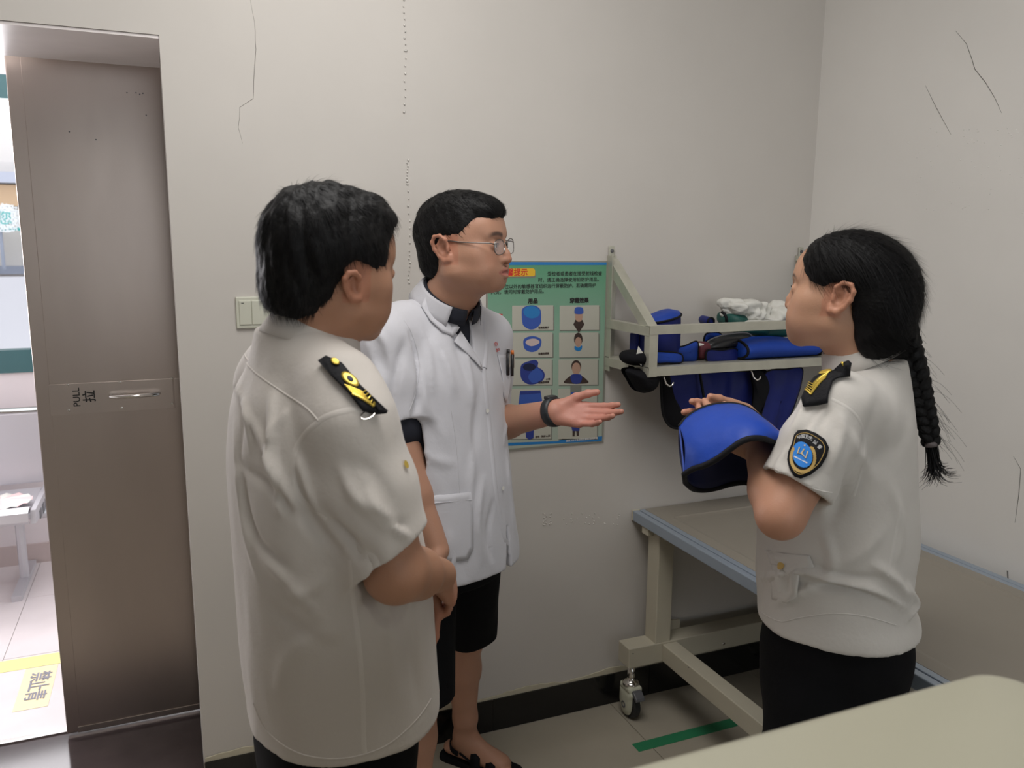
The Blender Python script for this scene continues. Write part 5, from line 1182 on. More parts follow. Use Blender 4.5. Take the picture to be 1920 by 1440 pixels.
# coat
cx = neckB[0]
s = Sdf()
s.loft([(.785, .0, .02, .196, .150), (.81, 0, .02, .195, .150), (.88, cx*.3, .02, .188, .146), (1.02, cx*.6, .015, .182, .140), (1.16, cx, .0, .186, .132), (1.28, cx, -.006, .180, .122), (1.36, cx, -.014, .145, .104), (1.41, cx, -.018, .098, .088), (1.435, cx, -.022, .080, .080)], .02, n=2.25)
s.chain([(cx+.06, -.022, 1.410), SRb*.4+np.array([cx+.06, -.022, 1.415])*.6, SRb], [.050, .056, .062], .03); s.chain([(cx-.06, -.022, 1.410), SLb*.4+np.array([cx-.06, -.022, 1.415])*.6, SLb], [.050, .056, .060], .03)
s.ell((0, .02, .76), (.178, .135, .045), .004, 's')
Hb = SRb+(ERb-SRb)*.70
sleeve(s, SRb, ERb, Hb, .066, .072, nrm(ERb-SRb)+frB.A.T@(HW*.12))
sleeve(s, SLb, ELb, SLb+(ELb-SLb)*.78, .064, .070, ELb-SLb)
ap = Bp(903, 672, 1.9); zv = ap[2]
xv = x_at_px(frB, 903, .125, zv+.02); xs_ = x_at_px(frB, 950, .155, .82)
def vcut(p):      # neck opening
    w = (p[:, 2]-zv)*.46; return np.maximum(np.abs(p[:, 0]-(xv+(cx-xv)*np.clip((p[:, 2]-zv)/.12, 0, 1)))-w, -p[:, 1]-.0)*.9
s.op('s', lambda p: np.maximum(vcut(p), -(p[:, 1]-.02)), (xv, .08, zv+.1), .24, .003)
def slit(p): k = np.clip((.94-p[:, 2])/.16, 0, 1); return np.maximum(np.abs(p[:, 0]-xs_)-.012*k**1.3, .05-p[:, 1])+(p[:, 2] > .94)*1.0
s.op('s', slit, (xs_, .15, .84), .2, .002)
FB_ = [fold([(690, 640), (705, 690), (725, 740)], .006, .014), fold([(760, 640), (745, 690), (735, 750)], -.006, .014), fold([(770, 625), (785, 680), (786, 740), (770, 800)], -.010, .010), fold([(790, 620), (805, 670), (812, 730)], .005, .014), fold([(815, 640), (840, 690), (850, 740)], .005, .016), fold([(870, 640), (880, 700), (890, 760)], .005, .012), fold([(845, 600), (860, 660), (880, 720)], -.004, .014),
       fold([(775, 830), (810, 860), (850, 870)], .003, .016), fold([(900, 720), (890, 800), (880, 880)], -.004, .018), fold([(880, 780), (885, 870), (880, 960)], .004, .014), fold([(905, 900), (895, 980), (905, 1050)], .006, .014), fold([(925, 940), (915, 1000), (925, 1050)], -.005, .010), fold([(935, 700), (950, 760), (945, 830)], .005, .010), fold([(930, 650), (945, 690), (950, 730)], -.005, .008), fold([(950, 850), (955, 920), (965, 1000)], .005, .012), fold([(790, 700), (800, 760), (830, 820)], .004, .016), fold([(700, 620), (720, 640), (735, 690)], .005, .012), fold([(840, 1000), (850, 1040), (845, 1075)], .004, .012)]
coat, v, q, bB = make_cloth(rootB, frB, 'lab_coat', s, mCoat, ((-.40, .34), (-.20, .26), (.70, 1.49)), .0054, FB_, lambda v: .0018*wav(v*np.array([1, 1, .4]), 31, 30)+.0008*wav(v, 33, 70))
root_cur = rootB
# polo shirt seen in the neck opening
s = Sdf(); s.loft([(1.05, cx, .0, .165, .112), (1.28, cx, -.010, .160, .100), (1.36, cx, -.016, .13, .092), (1.41, cx, -.016, .086, .084), (1.45, cx, -.012, .074, .076)], .02)
hem = SRb+(ERb-SRb)*.76; s.chain([SRb, hem], [.055, .058], .02)
po_, v, q, bP = make_cloth(rootB, frB, 'polo_shirt', s, mPolo, ((-.3, .34), (-.2, .2), (1.04, 1.47)), .008, noise=lambda v: .001*wav(v, 4, 50))
na = hB+np.array([0, -.01, -.075]); nt_ = (1.475-neckB[2])/(na[2]-neckB[2]); nc = neckB+(na-neckB)*nt_
Cm = m4(rotm(0, -32, 0), (nc[0], nc[1]+.002, 1.476)); add_solid(collar(rootB, mPolo, Cm, .060, .068, .034, .006, gap=R(9), name='polo_collar'), .002)
Cm = m4(rotm(0, -30, 0), (nc[0], nc[1]-.002, 1.476)); add_solid(collar(rootB, mCoat, Cm, .066, .074, .048, .012, gap=R(40), name='coat_collar'), .002)
def flat_part(fr, b_, root, px, m, name, lift, thick=.002, c_px=None, up_px=None, rings=6):
    c_px = c_px or tuple(np.mean(px, 0)); F_ = decal_frame(fr, b_, c_px, up_px or (c_px[0], c_px[1]-20)); P = shape_from_px(fr, F_, px); o = decal(fr, b_, None, None, P, m, root, name, lift=lift, frame=F_, rings=rings); add_solid(o, thick); return F_
flat_part(frB, bB, rootB, [(796, 540), (812, 560), (835, 590), (852, 612), (852, 640), (875, 655), (903, 676), (906, 690), (880, 668), (868, 650), (848, 634), (850, 606), (826, 610), (806, 585), (790, 555)], mCoat, 'lapel', .006, rings=4) if False else None
def lapel(px_in, px_out, name='lapel', lift=.006):
    a, b_ = spl(px_in, 6), spl(px_out, 6); n = 24; A_ = np.array([a[int(round(i*(len(a)-1)/n))] for i in range(n+1)]); B_ = np.array([b_[int(round(i*(len(b_)-1)/n))] for i in range(n+1)]); rows = []
    for k in range(6):
        t = k/5; r_ = []
        for i in range(n+1):
            p_ = A_[i]*(1-t)+B_[i]*t; h = frB.hit(bB, *p_) or frB.hit(bP, *p_)
            r_.append(h[0]+h[1]*(lift*(1 if 0 < k < 5 else .6)+(.003 if k == 0 else 0)) if h else (rows[-1][i] if rows else np.array([0, 0, 1.3])))
        rows.append(r_)
    o = MB(); o.grid(rows); return add_solid(link(name, o.mesh(name), mCoat, rootB, smooth=True), .002)
flat_part(frB, bB, rootB, [(800, 552), (822, 575), (842, 596), (860, 616), (852, 630), (828, 622), (806, 600), (790, 572)], mCoat, 'collar_leaf', .005, .0025, rings=5)
flat_part(frB, bB, rootB, [(862, 622), (874, 640), (890, 660), (903, 678), (908, 692), (890, 676), (868, 660), (848, 642)], mCoat, 'lapel', .005, .0025, rings=5)
ribbon(frB, bB, [(909, 604), (912, 630), (912, 655), (909, 690)], .016, mCoat, rootB, 'lapel', .003)
mSeamB = mat('coat_seam_cloth', (.54, .53, .56), .8)
ribbon(frB, bB, [(907, 690), (914, 760), (922, 840), (930, 920), (942, 990), (955, 1040)], .016, mCoat, rootB, 'placket', .0022)
ribbon(frB, bB, [(757, 600), (772, 625), (784, 665), (786, 700), (778, 740), (768, 770)], .0024, mSeamB, rootB, 'seam', .0010)
ribbon(frB, bB, [(846, 770), (856, 840), (862, 925)], .0018, mSeamB, rootB, 'seam', .0010)
ribbon(frB, bB, [(722, 770), (745, 790), (760, 785)], .0018, mSeamB, rootB, 'cuff_seam', .0010)
flat_part(frB, bB, rootB, [(782, 931), (830, 927), (882, 922), (887, 960), (889, 1030), (878, 1050), (840, 1056), (822, 1040), (800, 980)], mCoat, 'pocket', .0026, .002)
ribbon(frB, bB, [(784, 945), (835, 941), (884, 936)], .0016, mSeamB, rootB, 'pocket_seam', .0040)
flat_part(frB, bB, rootB, [(934, 664), (955, 668), (957, 700), (958, 735), (950, 755), (939, 745), (936, 700)], mCoat, 'pocket', .0026, .002, rings=5)
for px, py in ((941, 915), (912, 770)): decal(frB, bB, (px, py), (px, py-10), circle(.0055, 14), mWhiteCloth, rootB, 'button', .0045)
for k, (ch, px, py) in enumerate((('市', 929, 646), ('中', 932, 658))):
    h = frB.hit(bB, px, py)
    if h: F_ = decal_frame(frB, bB, (px, py), (px-3, py-14)); vs, fs = text_mesh(ch, .014); decal(frB, bB, None, None, vs[:, :2], mInkRed, rootB, 'embroidery', .002, faces=fs, frame=F_)
for px, py, m_, c_ in ((947, 662, mBlackP, None), (954, 664, mBlackP, mOrange)):
    h = next(k for k in (frB.hit(bB, px-i_, py+8) for i_ in range(0, 60, 3)) if k is not None)
    p0 = h[0]+h[1]*.010; up = np.array([0, 0, 1.]); pen = anchor('pen', frB.W(p0)); tag(pen, 'black pen clipped in the coat pocket' if c_ is None else 'black pen with orange clip top in the coat pocket', 'pen')
    w0 = frB.W(p0+up*.012); w1 = frB.W(p0-up*.045); MB().tube([w1, w0], [.0042, .0046], 10).build('barrel', m_, pen, smooth=True); MB().tube([w0, w0+np.array([0, 0, .010])], [.0046, .004], 10).build('cap', c_ or m_, pen, smooth=True)
    n2 = frB.A@h[1]; MB().tube([w0+n2*.006, w0+n2*.006-np.array([0, 0, .035])], .0012, 6).build('clip', mChrome, pen)
# shorts
s = Sdf(); s.loft([(.74, 0, .0, .165, .12), (.80, 0, .005, .166, .13), (.92, 0, .005, .155, .12)], .02)
for hp_, kn in ((hipR, kneeR), (hipL, kneeL)):
    H_ = kn+(0, 0, .0); ax_ = nrm(kn-hp_); c = Sdf(); c.chain([hp_, kn+ax_*.1], [.098, .090], .02)
    s.op('u', (lambda c_, H0: (lambda p: np.maximum(c_(p), -(p[:, 2]-H0))))(c, kn[2]+.005), (hp_+kn)/2, .40, .03); s.cap(kn+np.array([0, 0, .05])-ax_*0, kn-np.array([0, 0, .1]), .082, .084, .003, 's')
make_cloth(rootB, frB, 'shorts', s, mTrouser, ((-.32, .32), (-.24, .28), (min(kneeR[2], kneeL[2])-.03, .95)), .007, noise=lambda v: .004*wav(v*np.array([1, 1, .3]), 41, 30))
# sandals
for ft, td in ((footR, toeR), (footL, toeL)):
    t_ = nrm(td); S_ = np.cross(t_, (0,0,1)); h0 = np.array([ft[0], ft[1], 0]); L0 = lambda a, c_, z: h0+t_*a+S_*c_+np.array([0, 0, z])
    sd = empty('sandal', frB.W(h0)); tag(sd, 'black strap sandal on the lab coat man\'s '+('left foot beside the skirting' if ft is footL else 'right foot, nearer the camera'), 'sandal')
    out = [(-.08, 0), (-.07, .03), (0, .036), (.08, .044), (.15, .042), (.185, .015), (.19, -.01), (.17, -.035), (.08, -.040), (0, -.032), (-.07, -.028)]; out = smooth_closed(out, 40)
    MB().grid([[frB.W(L0(a*k, c_*k, z)) for a, c_ in out] for k, z in ((.02, .0), (1, 0), (1.02, .008), (1.0, .018), (.02, .018))], closed=True).build('sole', mBlackCloth, sd, smooth=False)
    for a0, a1, zt, w_ in ((.035, .060, .066, .016), (.085, .115, .052, .016)):
        rows = []
        for u in np.linspace(-1, 1, 14): an = u*math.pi*.52; c_ = .043*math.sin(an)*1.02; z = .014+(zt-.014)*math.cos(an)**.8 if math.cos(an) > 0 else .014; mid = (a0+a1)/2+.012*u; rows.append([frB.W(L0(mid-w_, c_, z)), frB.W(L0(mid, c_, z+.003)), frB.W(L0(mid+w_, c_, z-.004))])
        MB().grid(rows).build('strap', mBlackCloth, sd, solid=.004, smooth=True)
    rows = []
    for u in np.linspace(-1, 1, 16): an = u*math.pi*.5; rows.append([frB.W(L0(-.005-.045*math.cos(an)-.0, .038*math.sin(an), .05-.012*abs(u))), frB.W(L0(-.004-.045*math.cos(an), .038*math.sin(an), .066-.012*abs(u)))])
    MB().grid(rows).build('heel_strap', mBlackCloth, sd, solid=.003, smooth=True)
    for c_ in (-.036, .036): MB().tube([frB.W(L0(0, c_, .05)), frB.W(L0(.04, c_, .03)), frB.W(L0(.045, c_, .016))], .005, 6, flat=.5).build('side_strap', mBlackCloth, sd)
# wristband
ax_ = nrm(WLb-ELb); c0 = frB.W(WLb-ax_*.004); axw = frB.A@ax_
wb = anchor('wristband', c0); tag(wb, 'black fitness wristband on the lab coat man\'s outstretched wrist', 'wristband')
ny_ = nrm(np.cross(axw, (0, 0, 1))); nz_ = np.cross(ny_, axw); rows = []
for k in range(33):
    a = 2*math.pi*k/32; d = ny_*math.cos(a)*.0305+nz_*math.sin(a)*.0315; o_ = nrm(d); rows.append([c0+d-axw*.012, c0+d+o_*.005-axw*.010, c0+d+o_*.0062, c0+d+o_*.005+axw*.010, c0+d+axw*.012])
MB().grid(rows).build('band', mBand, wb, smooth=True)
MB().grid(blob(c0+nz_*.036, (.022, .034, .010), rz=math.atan2(axw[1], axw[0]), seed=2, amp=0, e=4), closed=True).build('tracker', mBlackP, wb, smooth=True)
# glasses
gl = empty('glasses', frB.W(hB)); tag(gl, 'thin metal rimmed glasses worn by the man in the lab coat', 'glasses')
gW = lambda p: frB.W((MB_@np.array([*p, 1]))[:3])
for sg in (-1, 1):
    rim = []; lens_o = []
    for k in range(29):
        a = 2*math.pi*k/28; cxl, czl = sg*.0350, -.005; x_ = np.sign(math.cos(a))*abs(math.cos(a))**.75*.0245; z_ = np.sign(math.sin(a))*abs(math.sin(a))**.75*.0175; yy = .0975-1.1*(abs(cxl+x_))**2; rim.append(gW((cxl+x_, yy, czl+z_))); lens_o.append((cxl+x_, yy, czl+z_))
    rimo = MB().tube(rim, .0011, 8, cap=False).build('rim', mFrameM, gl, smooth=True)
    cc = np.mean(lens_o, 0); vs = [gW(cc+np.array([0, .001, 0]))]+[gW(p) for p in lens_o[:-1]]; n = len(vs)-1
    MB().add(vs, [(0, 1+i, 1+(i+1) % n) for i in range(n)]).build('lens', mLens, gl, solid=.0012)
    MB().tube([gW(p) for p in ((sg*.0595, .0935, .003), (sg*.068, .086, .006), (sg*.075, .06, .008), (sg*.079, .02, .012), (sg*.080, -.004, .016), (sg*.078, -.018, .006))], [.0016, .0016, .0012, .0016, .0020, .0018], 8).build('temple', mFrameM, gl, smooth=True)
    MB().grid(blob(gW((sg*.012, .098, -.012)), (.004, .004, .008), seed=3, amp=0, nu=12, nv=8), closed=True).build('nose_pad', mChrome, gl, smooth=True)
MB().tube([gW(p) for p in ((-.0105, .097, .001), (0, .101, .004), (.0105, .097, .001))], .0011, 8).build('bridge', mFrameM, gl, smooth=True)
# =================================================================== person 3: woman with a braid
frC = Frame(at(1575, 900, 1.585)*np.array([1, 1, 0]), -HW*.94+HV*.34)
PC = dict(HP); PC.update(fat=.010, jaww=.050, jawr=.024, chin=(.070, -.100), nose=(.1045, -.036), noser=.0095, brow=.007, skw=.073, slit=.0034, lip=1.05, chr=.019)
hC = frC.at(1578, 551, 1.575); hdir = -HW*math.cos(R(32))+HV*math.sin(R(32)); hl_ = frC.A.T@hdir; yawC = math.degrees(math.atan2(-hl_[0], hl_[1]))
MC = m4(rotm(yawC, 6, 0), hC, (.98, .98, .97))
Cp = lambda a, b_, d: frC.at(a, b_, d)
SLc, ELc, WLc = Cp(1576, 765, 1.455), Cp(1464, 965, 1.40), Cp(1424, 842, 1.54)
SRc, ERc, WRc = Cp(1590, 755, 1.76), Cp(1520, 905, 1.86), Cp(1398, 782, 1.73)
b = Sdf(); b.sub(head_sdf(PC), MC, .01, rad=.2)
b.cap(hC+np.array([0, -.022, -.06]), np.array([0, -.035, 1.31]), .056, .062, .03)
b.loft([(.80, 0, -.01, .135, .10), (.95, 0, 0, .135, .11), (1.10, 0, .01, .14, .115), (1.24, 0, -.01, .14, .09), (1.34, 0, -.03, .07, .06)], .03)
b.chain([SLc, ELc], [.052, .041], .02); b.chain([ELc, ELc*.65+WLc*.35, WLc], [.040, .041, .027], .02); b.chain([SRc, ERc, WRc], [.05, .042, .026], .02)
for s_ in (-1, 1): b.chain([(s_*.07, -.01, .80), (s_*.09, .035, .46), (s_*.09, .0, .08)], [.068, .058, .038], .03); shoe(b, (s_*.09, .0, .08), (0, 1), .23, .04)
hc1 = hframe(WRc, Cp(1276, 782, 1.66)-WRc, frC.A.T@(-HV))
hand_ops(b, hc1, 1, curl=((4, 8, 6), (2, 8, 6), (4, 10, 8), (6, 12, 8)), spread=(8, 3, -3, -9), thumb=(20, 0, 4, 4), scale=.93)
hc2 = hframe(WLc, Cp(1335, 800, 1.60)-WLc, frC.A.T@(HV*.9)+np.array([0, 0, .3]))
hand_ops(b, hc2, -1, curl=((12, 20, 10),)*4, thumb=(30, 10, 12, 15), scale=.9)
be = ear_sdf(1.02, 0, .16); b.sub(be, MC, .004, rad=.16); be3 = (lambda e: (lambda p: e(p*np.array([-1, 1, 1]))))(be); b.sub(be3, MC, .004, rad=.16)
rootC = person_root(frC, 'woman with long black braid in white uniform shirt holding up a blue collar')
bodyC, vC, qC = make_body(rootC, b, MC, PC, (.47, .26, .165), grade(-.34, .34, .0065, [(hC[0]-.09, hC[0]+.09, .0027)]), grade(-.22, .56, .0065, [(hC[1]-.12, hC[1]+.12, .0027), (hc1[1, 3], hc1[1, 3]+.2, .0036)]), grade(0, 1.74, .0065, [(hC[2]-.13, hC[2]+.13, .0027), (hc1[2, 3]-.06, hc1[2, 3]+.06, .0036)]),
    cols_kw=dict(brow_t=.7, lipcol=(.42, .14, .12)), handcol=[(hc1[:3, 3]+hc1[:3, 1]*.14, .10, (.58, .26, .18), .8), (ELc, .09, (.46, .20, .13), .5)])
add_eyes(rootC, MC, bodyC)
hpC = poly_sd([(.098, .092), (.072, .084), (.076, .058), (.066, .033), (.042, .004), (.020, .008), (.010, .022), (-.010, .028), (-.030, .018), (-.034, -.030), (-.040, -.065), (-.055, -.100), (-.085, -.125), (-.17, -.13), (-.19, 0), (-.12, .16), (.06, .17), (.12, .13)])
def hairC(p):
    q_ = np.column_stack([np.abs(p[:, 0]), p[:, 1], p[:, 2]]); e = Sdf(); e.ell((0, -.020, .036), (.083, .110, .090), .01); e.ell((0, -.075, -.010), (.074, .070, .085), .03); e.ell((0, -.070, -.080), (.058, .050, .052), .03); e.ell((.03, -.01, .06), (.056, .085, .058), .02)
    d = e(q_); part = np.sqrt((p[:, 0]-.0)**2+np.maximum(0, .0)**2); return smax2(d, hpC(p[:, 1:]), .009)
def streak(v): a = np.arctan2(v[:, 2]-.0, v[:, 1]+.02); return .0006*np.sin(a*46+np.sin(v[:, 0]*60)*2)+.0003*np.sin(a*97+v[:, 0]*70)
vh, qh, vhl, _ = hair_mesh(rootC, MC, hairC, noise=streak, step=.003, bounds=((-.11, .11), (-.17, .12), (-.15, .15)))
def flowC(P, N): d = np.array([0, -.115, -.075])-P; return d
sv, sf = strands(vh, qh, 12000, .05, flowC, 23, width=.0005, lift=.008, segs=5, jit=.06, keep=lambda P: inside(hpC, .006)(P) & (np.linalg.norm(P*np.array([0, 1, 1])-np.array([0, .01, .01]), axis=1) > .042)); svb, sfb = strands(vh, qh, 60, .05, flowC, 24, width=.00015, lift=.12, segs=4, keep=lambda P: P[:, 1] < .06)
put(rootC, MC, np.vstack([sv, svb]), np.vstack([sf, sfb+len(sv)]), mHairM)
# braid
bp_px = [(1672, 588, 1.60), (1690, 645, 1.585), (1711, 700, 1.57), (1728, 760, 1.56), (1741, 800, 1.555), (1746, 832, 1.55)]
bc = [Cp(*a) for a in bp_px]; cur = resample(bc, .004); cur = np.array(cur)
for _ in range(12): cur[1:-1] = (cur[:-2]+cur[1:-1]*2+cur[2:])/4
n = len(cur); T = nrm_rows(np.gradient(cur, axis=0)); viewl = frC.A.T@HV; Sx = nrm_rows(np.cross(T, np.tile(viewl, (n, 1)))); Nx = np.cross(Sx, T)
tt = np.linspace(0, 1, n); amp = np.interp(tt, [0, .1, .6, 1], [.022, .023, .016, .010]); ph = np.cumsum(np.interp(tt, [0, 1], [.004, .004])/np.interp(tt, [0, 1], [.068, .050]))*2*math.pi
for k in range(3):
    a = ph+k*2*math.pi/3; c_ = cur+Sx*(amp*np.sin(a))[:, None]+Nx*(amp*.55*np.sin(2*a))[:, None]; rr_ = amp*.78; nn = 26; vs = []; Tt = nrm_rows(np.gradient(c_, axis=0)); S2 = nrm_rows(np.cross(Tt, Nx)); N2 = np.cross(S2, Tt)
    ring = [[c_[i]+(S2[i]*math.cos(u)+N2[i]*math.sin(u)*.85)*rr_[i]*(1+.07*math.sin(u*9+i*.25)+.03*math.sin(u*17)) for u in np.linspace(0, 2*math.pi, nn, endpoint=False)] for i in range(n)]
    o = MB(); o.grid(ring, closed=True); link('braid_strand', o.mesh('braid_strand'), mHair, rootC, smooth=True)
o = MB(); end = cur[-1]; o.lathe(end, T[-1], [(-.004, .010), (-.002, .0125), (.004, .0125), (.006, .010)], 16); link('hair_tie', o.mesh('hair_tie'), mat('hair_tie_grey', (.12, .10, .10), .5), rootC, smooth=True)
o = MB(); e0 = frC.hit if False else None; pt = Cp(1678, 650, 1.56); o.lathe(pt, (0, 1, .2), [(-.002, .002), (0, .009), (.003, .009), (.005, .003)], 12); link('hair_clip', o.mesh('hair_clip'), mWhiteCloth, rootC, smooth=True)
rg = np.random.default_rng(7); o = MB(); dn = frC.A.T@HW
for k in range(170):      # tuft below the tie
    r0 = rg.normal(size=3)*.004; ln = rg.uniform(.045, .085); cv = rg.uniform(-.5, .75); sd = rg.normal()*.12
    pts = [end+r0+(T[-1]*math.sin(min(1.5, t*1.6))*.7+np.array([0, 0, -.25])*t)*ln+dn*ln*(cv*t**2.2*.75)+viewl*sd*ln*t+np.array([0, 0, 1])*ln*.45*max(0, t-.65)*cv*1.5 for t in np.linspace(0, 1, 8)]; o.tube(pts, [.0011*(1-.8*t) for t in np.linspace(0, 1, 8)], 3, cap=False)
x_ = link('braid_tuft', o.mesh('braid_tuft'), mHairM, rootC); x_['kind'] = 'stuff'
o = MB()
for k in range(230):      # fly-away hairs
    i = rg.integers(0, n); r0 = cur[i]+Sx[i]*rg.uniform(-.02, .02)+Nx[i]*rg.uniform(-.012, .012); ln = rg.uniform(.012, .045); d0 = nrm(dn*rg.uniform(.1, 1)+rg.normal(size=3)*.5); pts = [r0+d0*ln*t+T[i]*ln*.9*t*t+np.array([0, 0, -1])*ln*.2*t**3 for t in np.linspace(0, 1, 6)]; o.tube(pts, [.00022]*6, 3, cap=False)
for k in range(46):
    p_ = vhl[rg.integers(0, len(vhl))]
    hh = (np.linalg.inv(MC)@np.array([*p_, 1]))[:3]
    if hh[1] > -.03: continue
    ln = rg.uniform(.03, .09); d0 = nrm(dn*1.0+rg.normal(size=3)*.35); pts = [p_+d0*ln*math.sin(t*2.4)*.45+np.array([0, 0, -1])*ln*t for t in np.linspace(0, 1, 8)]; o.tube(pts, [.0002]*8, 3, cap=False)
x_ = link('flyaway_hair', o.mesh('flyaway_hair'), mHairM, rootC); x_['kind'] = 'stuff'
# shirt
s = Sdf()
s.loft([(.850, 0, -.014, .172, .156), (.865, 0, -.012, .172, .155), (.90, 0, -.004, .170, .150), (.93, 0, .0, .170, .150), (1.02, 0, .0, .172, .152), (1.12, 0, .006, .172, .150), (1.20, 0, -.002, .168, .132), (1.27, 0, -.018, .145, .108), (1.33, 0, -.032, .098, .082), (1.385, 0, -.040, .064, .062)], .02, n=2.25)
s.chain([(-.055, -.03, 1.325), (-.105, -.022, 1.29), SLc], [.048, .055, .062], .03); s.chain([(.055, -.03, 1.325), (.105, -.022, 1.29), SRc], [.048, .055, .060], .03)
s.ell((-.06, .085, 1.12), (.055, .060, .06), .04); s.ell((.06, .085, 1.12), (.055, .060, .06), .04)
s.ell((0, -.014, .825), (.156, .138, .045), .004, 's')
HL = SLc+(ELc-SLc)*.74
sleeve(s, SLc, ELc, HL, .062, .066, nrm(ELc-SLc)+frC.A.T@(-HW*.05)+np.array([0, 0, -.1]), k=.03)
sleeve(s, SRc, ERc, SRc+(ERc-SRc)*.7, .064, .070, ERc-SRc)
FC = [fold([(1430, 1085), (1500, 1070), (1560, 1085), (1640, 1110), (1700, 1140)], .012, .010), fold([(1500, 1095), (1560, 1100), (1620, 1110), (1670, 1130)], -.010, .009), fold([(1520, 1060), (1580, 1080), (1650, 1085)], -.005, .010), fold([(1640, 1060), (1680, 1090), (1705, 1130)], .008, .012), fold([(1700, 1100), (1712, 1130), (1700, 1160)], .010, .012),
      fold([(1570, 780), (1600, 830), (1640, 900)], .005, .016), fold([(1640, 760), (1620, 830), (1590, 890)], -.004, .016), fold([(1665, 900), (1690, 980), (1680, 1060)], .004, .014), fold([(1600, 870), (1580, 920), (1560, 980)], -.006, .016), fold([(1545, 1000), (1560, 1050), (1550, 1090)], .006, .012), fold([(1450, 1030), (1470, 1070), (1460, 1120)], .005, .010),
      fold([(1555, 770), (1535, 800), (1530, 840)], -.005, .010), fold([(1580, 770), (1575, 820), (1560, 880)], .005, .012), fold([(1520, 740), (1500, 780), (1480, 820)], .005, .010), fold([(1540, 760), (1510, 800), (1490, 815)], -.004, .009), fold([(1480, 840), (1460, 870), (1460, 890)], .004, .009), fold([(1460, 1130), (1500, 1110), (1540, 1090)], .006, .010), fold([(1650, 1000), (1610, 1040), (1560, 1060)], .005, .016)]
shC, v, q, bC = make_cloth(rootC, frC, 'shirt', s, mShirt2, ((-.36, .34), (-.24, .22), (.78, 1.41)), .005, FC, lambda v: .0016*wav(v*np.array([1, 1, .6]), 51, 28)+.0008*wav(v, 53, 60))
CmC = m4(rotm(0, -24, 0), (0, -.008, 1.412)); add_solid(collar(rootC, mShirt2, CmC, .058, .058, .042, .010, gap=R(16)), .002)
root_cur = rootC
F = epaulette(frC, bC, rootC, [(1597, 682), (1601, 686), (1586, 696), (1571, 706), (1563, 716), (1552, 738), (1547, 750), (1530, 756), (1507, 763), (1506, 750), (1513, 730), (1530, 712), (1545, 703), (1563, 695), (1583, 686)], (1540, 722), (1590, 692), 0)
for k in range(5):
    on_line(frC, bC, rootC, F, [(1520-1.5*k, 721+3.4*k), (1530-1.3*k, 727+4.2*k), (1559-1.2*k, 701+3.2*k)], .0009 if k < 4 else .0017, mGold, 'gold_stripe', .0118)
on_ep(ell_px(1552, 702, 12, 4, -24), 'epaulette_disc', mGold, .0122, frC, bC, F); on_ep(ell_px(1583, 690, 6, 2.5, -30), 'epaulette_button', mGold, .0122, frC, bC, F)
# sleeve emblem
Fp = decal_frame(frC, bC, (1512, 850), (1521, 815))
sh_px = [(1495, 806), (1512, 805), (1530, 812), (1547, 824), (1554, 839), (1549, 856), (1538, 874), (1520, 890), (1502, 898), (1490, 894), (1481, 880), (1476, 862), (1478, 846), (1484, 832), (1488, 814)]
def dec(px, name, m_, lift, rings=4): P = shape_from_px(frC, Fp, px); return decal(frC, bC, None, None, P, m_, em, name, lift=lift, frame=Fp, rings=rings)
em = rootC
emb = dec(sh_px, 'sleeve_patch', mTrim, .0030, 6); add_solid(emb, .003); em = emb
def shrink(px, k, c=None): c = np.mean(px, 0) if c is None else np.array(c); return [tuple(c+(np.array(p)-c)*k) for p in px]
def ring_line(px, w, name, m_, lift):
    P = shape_from_px(frC, Fp, [tuple(x) for x in px]); c, U, V_, N = Fp; pts = []
    for p_ in list(P)+[P[0]]:
        q_ = c+U*p_[0]+V_*p_[1]; h = bC.ray_cast(Vector(q_+N*.05), Vector(-N), .12); pts.append((np.array(h[0]) if h[0] is not None else q_)+N*lift)
    o = MB(); o.tube(pts, w, 6, cap=False); return link(name, o.mesh(name), m_, em)
ring_line(shrink(smooth_closed(sh_px, 50), .84), .0006, 'gold_border', mGoldDull, .0052)
dec(ell_px(1505, 853, 25, 18.5, 72), 'blue_disc', mPatchBlue, .0054)
for a in np.linspace(-40, 215, 26):
    px = 1506+26*math.cos(R(a))*.86-0; py = 858+27*math.sin(R(a)); dec(ell_px(px, py, 4.4, 2.6, a+60, 8), 'wheat_leaf', mGoldDull, .0058, 1)
for line in ([(1500, 839), (1496, 851), (1504, 851), (1509, 843)], [(1504, 851), (1512, 860), (1516, 847)]):
    P = shape_from_px(frC, Fp, line); pts = []
    for p_ in P:
        q_ = Fp[0]+Fp[1]*p_[0]+Fp[2]*p_[1]; h = bC.ray_cast(Vector(q_+Fp[3]*.05), Vector(-Fp[3]), .12); pts.append(np.array(h[0])+Fp[3]*.0062)
    o = MB(); o.tube(pts, .0012, 5); link('gold_letter', o.mesh('gold_letter'), mat('emblem_gold', (.80, .60, .30), .5) if 'emblem_gold' not in MATS else MATS['emblem_gold'], em)
dec(ell_px(1510, 836, 1.6, 1.6, 0, 8), 'gold_dot', MATS['emblem_gold'], .006, 1)
dec([(1490, 855), (1515, 868), (1514, 870), (1489, 857)], 'white_line', mWhiteInk, .006, 1)
for ch, px, py, ang in (('中', 1499, 820, -2), ('国', 1505.5, 819, -6), ('卫', 1513, 820, -16), ('生', 1520.5, 823, -28), ('监', 1529, 830, -40), ('督', 1537, 839, -55)):
    c2 = shape_from_px(frC, Fp, [(px, py)])[0]; vs, fs = text_mesh(ch, .0076); a_ = R(ang+20); vv = [(c2[0]+v_[0]*math.cos(a_)-v_[1]*math.sin(a_), c2[1]+v_[0]*math.sin(a_)+v_[1]*math.cos(a_)) for v_ in vs]
    decal(frC, bC, None, None, vv, mWhiteInk, em, 'lettering', .0060, faces=fs, frame=Fp)
